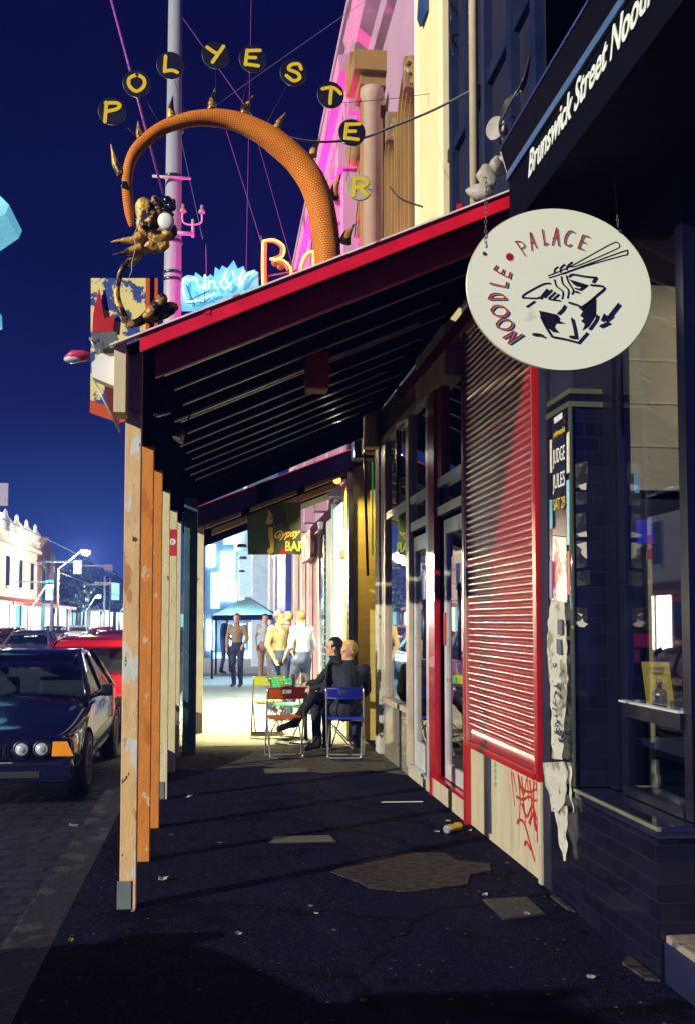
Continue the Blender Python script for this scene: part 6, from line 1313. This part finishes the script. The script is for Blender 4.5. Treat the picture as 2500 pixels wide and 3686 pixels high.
stander('standing person in red top behind the two others', 1.3, 18.4, rdc, dn, blond, (-1, .1, 0), 3)
stander('person in white shirt walking by the far pillar', 1.15, 24.5, wt, tnc, dkh, (0, -1, 0), 5)
stander('person in tan shirt far off near the umbrella', .45, 23.5, tnc, nvc, brh, (-.4, -1, 0), 4)
stander('distant dark clothed person beneath the umbrella', .2, 29.5, nvc, dn, dkh, (1, -.3, 0), 7)
# ================================================================ LITTER
cn_ = thing('drink_can', 'crushed yellow and silver drink can near the red door frame', 'can', WZ(1625, 3010))
c0 = WZ(1606, 3003)+Z3*.034; c1 = WZ(1652, 2988)+Z3*.032
MB().tube([c0.lerp(c1, t) for t in (0, .1, .35, .55, .75, 1)], [.026, .033, .030, .024, .031, .027], seg=18, mi=0).build('can_body', mat('can_yellow', (.75, .52, .03), .3, metal=.5, c2=(.2, .15, .08), thr=.6, tscale=30), cn_)
MB().lathe([(.024, 0), (.031, .006), (.033, .016), (.0331, .03)], c0-(c1-c0).normalized()*.008, (c1-c0), seg=18).build('can_lid', mat('can_silver', (.75, .77, .78), .2, metal=.8), cn_)
rg = random.Random(11)
def scrap(u, v, s, label, m, g='scraps of litter on the footpath'):
    c = WZ(u, v)+Z3*.006; mb = MB(); n = 7
    for k in range(2):
        ring = [c+Vector((math.cos(6.283*i/n+k)*s*(.6+.7*rg.random()), math.sin(6.283*i/n+k)*s*(.6+.7*rg.random()), .004+.35*s*rg.random()*(1+k))) for i in range(n)]
        cc = mb.bm.verts.new(c+Z3*s*.3); vv = [mb.bm.verts.new(p) for p in ring]
        for i in range(n): mb.bm.faces.new([cc, vv[i], vv[(i+1) % n]])
    bmesh.ops.solidify(mb.bm, geom=mb.bm.faces[:], thickness=.0015)
    tag(mb.build('paper_scrap', m), label, 'litter', g)
wsc = mat('scrap_white', (.7, .7, .62), .7); osc = mat('scrap_orange', (.6, .25, .03), .6)
for u, v, s, lb, m in ((268, 2980, .045, 'crumpled white napkin in the gutter left of the posts', wsc), (683, 2873, .03, 'white scrap near the far cream post', wsc), (585, 3172, .035, 'flat torn leaf of paper right of the nearest post', wsc), (1742, 3228, .018, 'tiny white wrapper near the worn patch', wsc), (1822, 3113, .012, 'orange cigarette butt by the cream wall', osc), (2125, 3525, .018, 'pale flattened scrap low right', wsc), (1975, 3590, .013, 'yellow leaf scrap at the bottom', mat('leaf_yellow', (.6, .4, .03), .6)), (1570, 3000, .02, 'small scrap left of the crushed can', wsc), (1610, 2960, .02, 'pale scrap just behind the crushed can', wsc), (1895, 3298, .018, 'pale sliver on the dark rounded lid', wsc), (1120, 3269, .014, 'small brown scrap in the dark middle of the path', mat('scrap_brown', (.4, .3, .2), .7)), (1138, 3296, .012, 'second small scrap beside the brown one', wsc), (478, 3287, .015, 'scrap at the foot of the nearest post', wsc), (860, 3370, .02, 'long pale sliver low on the dark path', wsc), (1690, 2995, .015, 'flat scrap between the can and the cream wall', wsc), (256, 3393, .018, 'yellow straw scrap low left on the path edge', MC['leaf_yellow'])): scrap(u, v, s, lb, m)
a = WZ(1370, 2890); b = WZ(1520, 2888); tag(MB().prism([a+Z3*.003, a+Vector((.02, .02, .003)), b+Vector((0, .02, .003)), b+Z3*.003], (0, 0, .004)).build('torn_strip', wsc), 'long thin torn paper strip on the path before the silver door', 'litter', 'scraps of litter on the footpath')
# ================================================================ NIGHT HAZE
hz = MB().box((-45, -11, -1.7), (16, 235, 14)).build('haze', bpy.data.materials.new('night_haze'), origin=(0, 0, 0))
hm = bpy.data.materials['night_haze']; hm.use_nodes = True; hn = hm.node_tree.nodes; hn.clear()
ho2 = hn.new('ShaderNodeOutputMaterial'); pv = hn.new('ShaderNodeVolumePrincipled'); pv.inputs['Color'].default_value = (.10, .20, 1, 1); pv.inputs['Density'].default_value = .0025; pv.inputs['Anisotropy'].default_value = .2
hm.node_tree.links.new(pv.outputs[0], ho2.inputs['Volume']); hz['kind'] = 'stuff'; sc.cycles.volume_bounces = 0
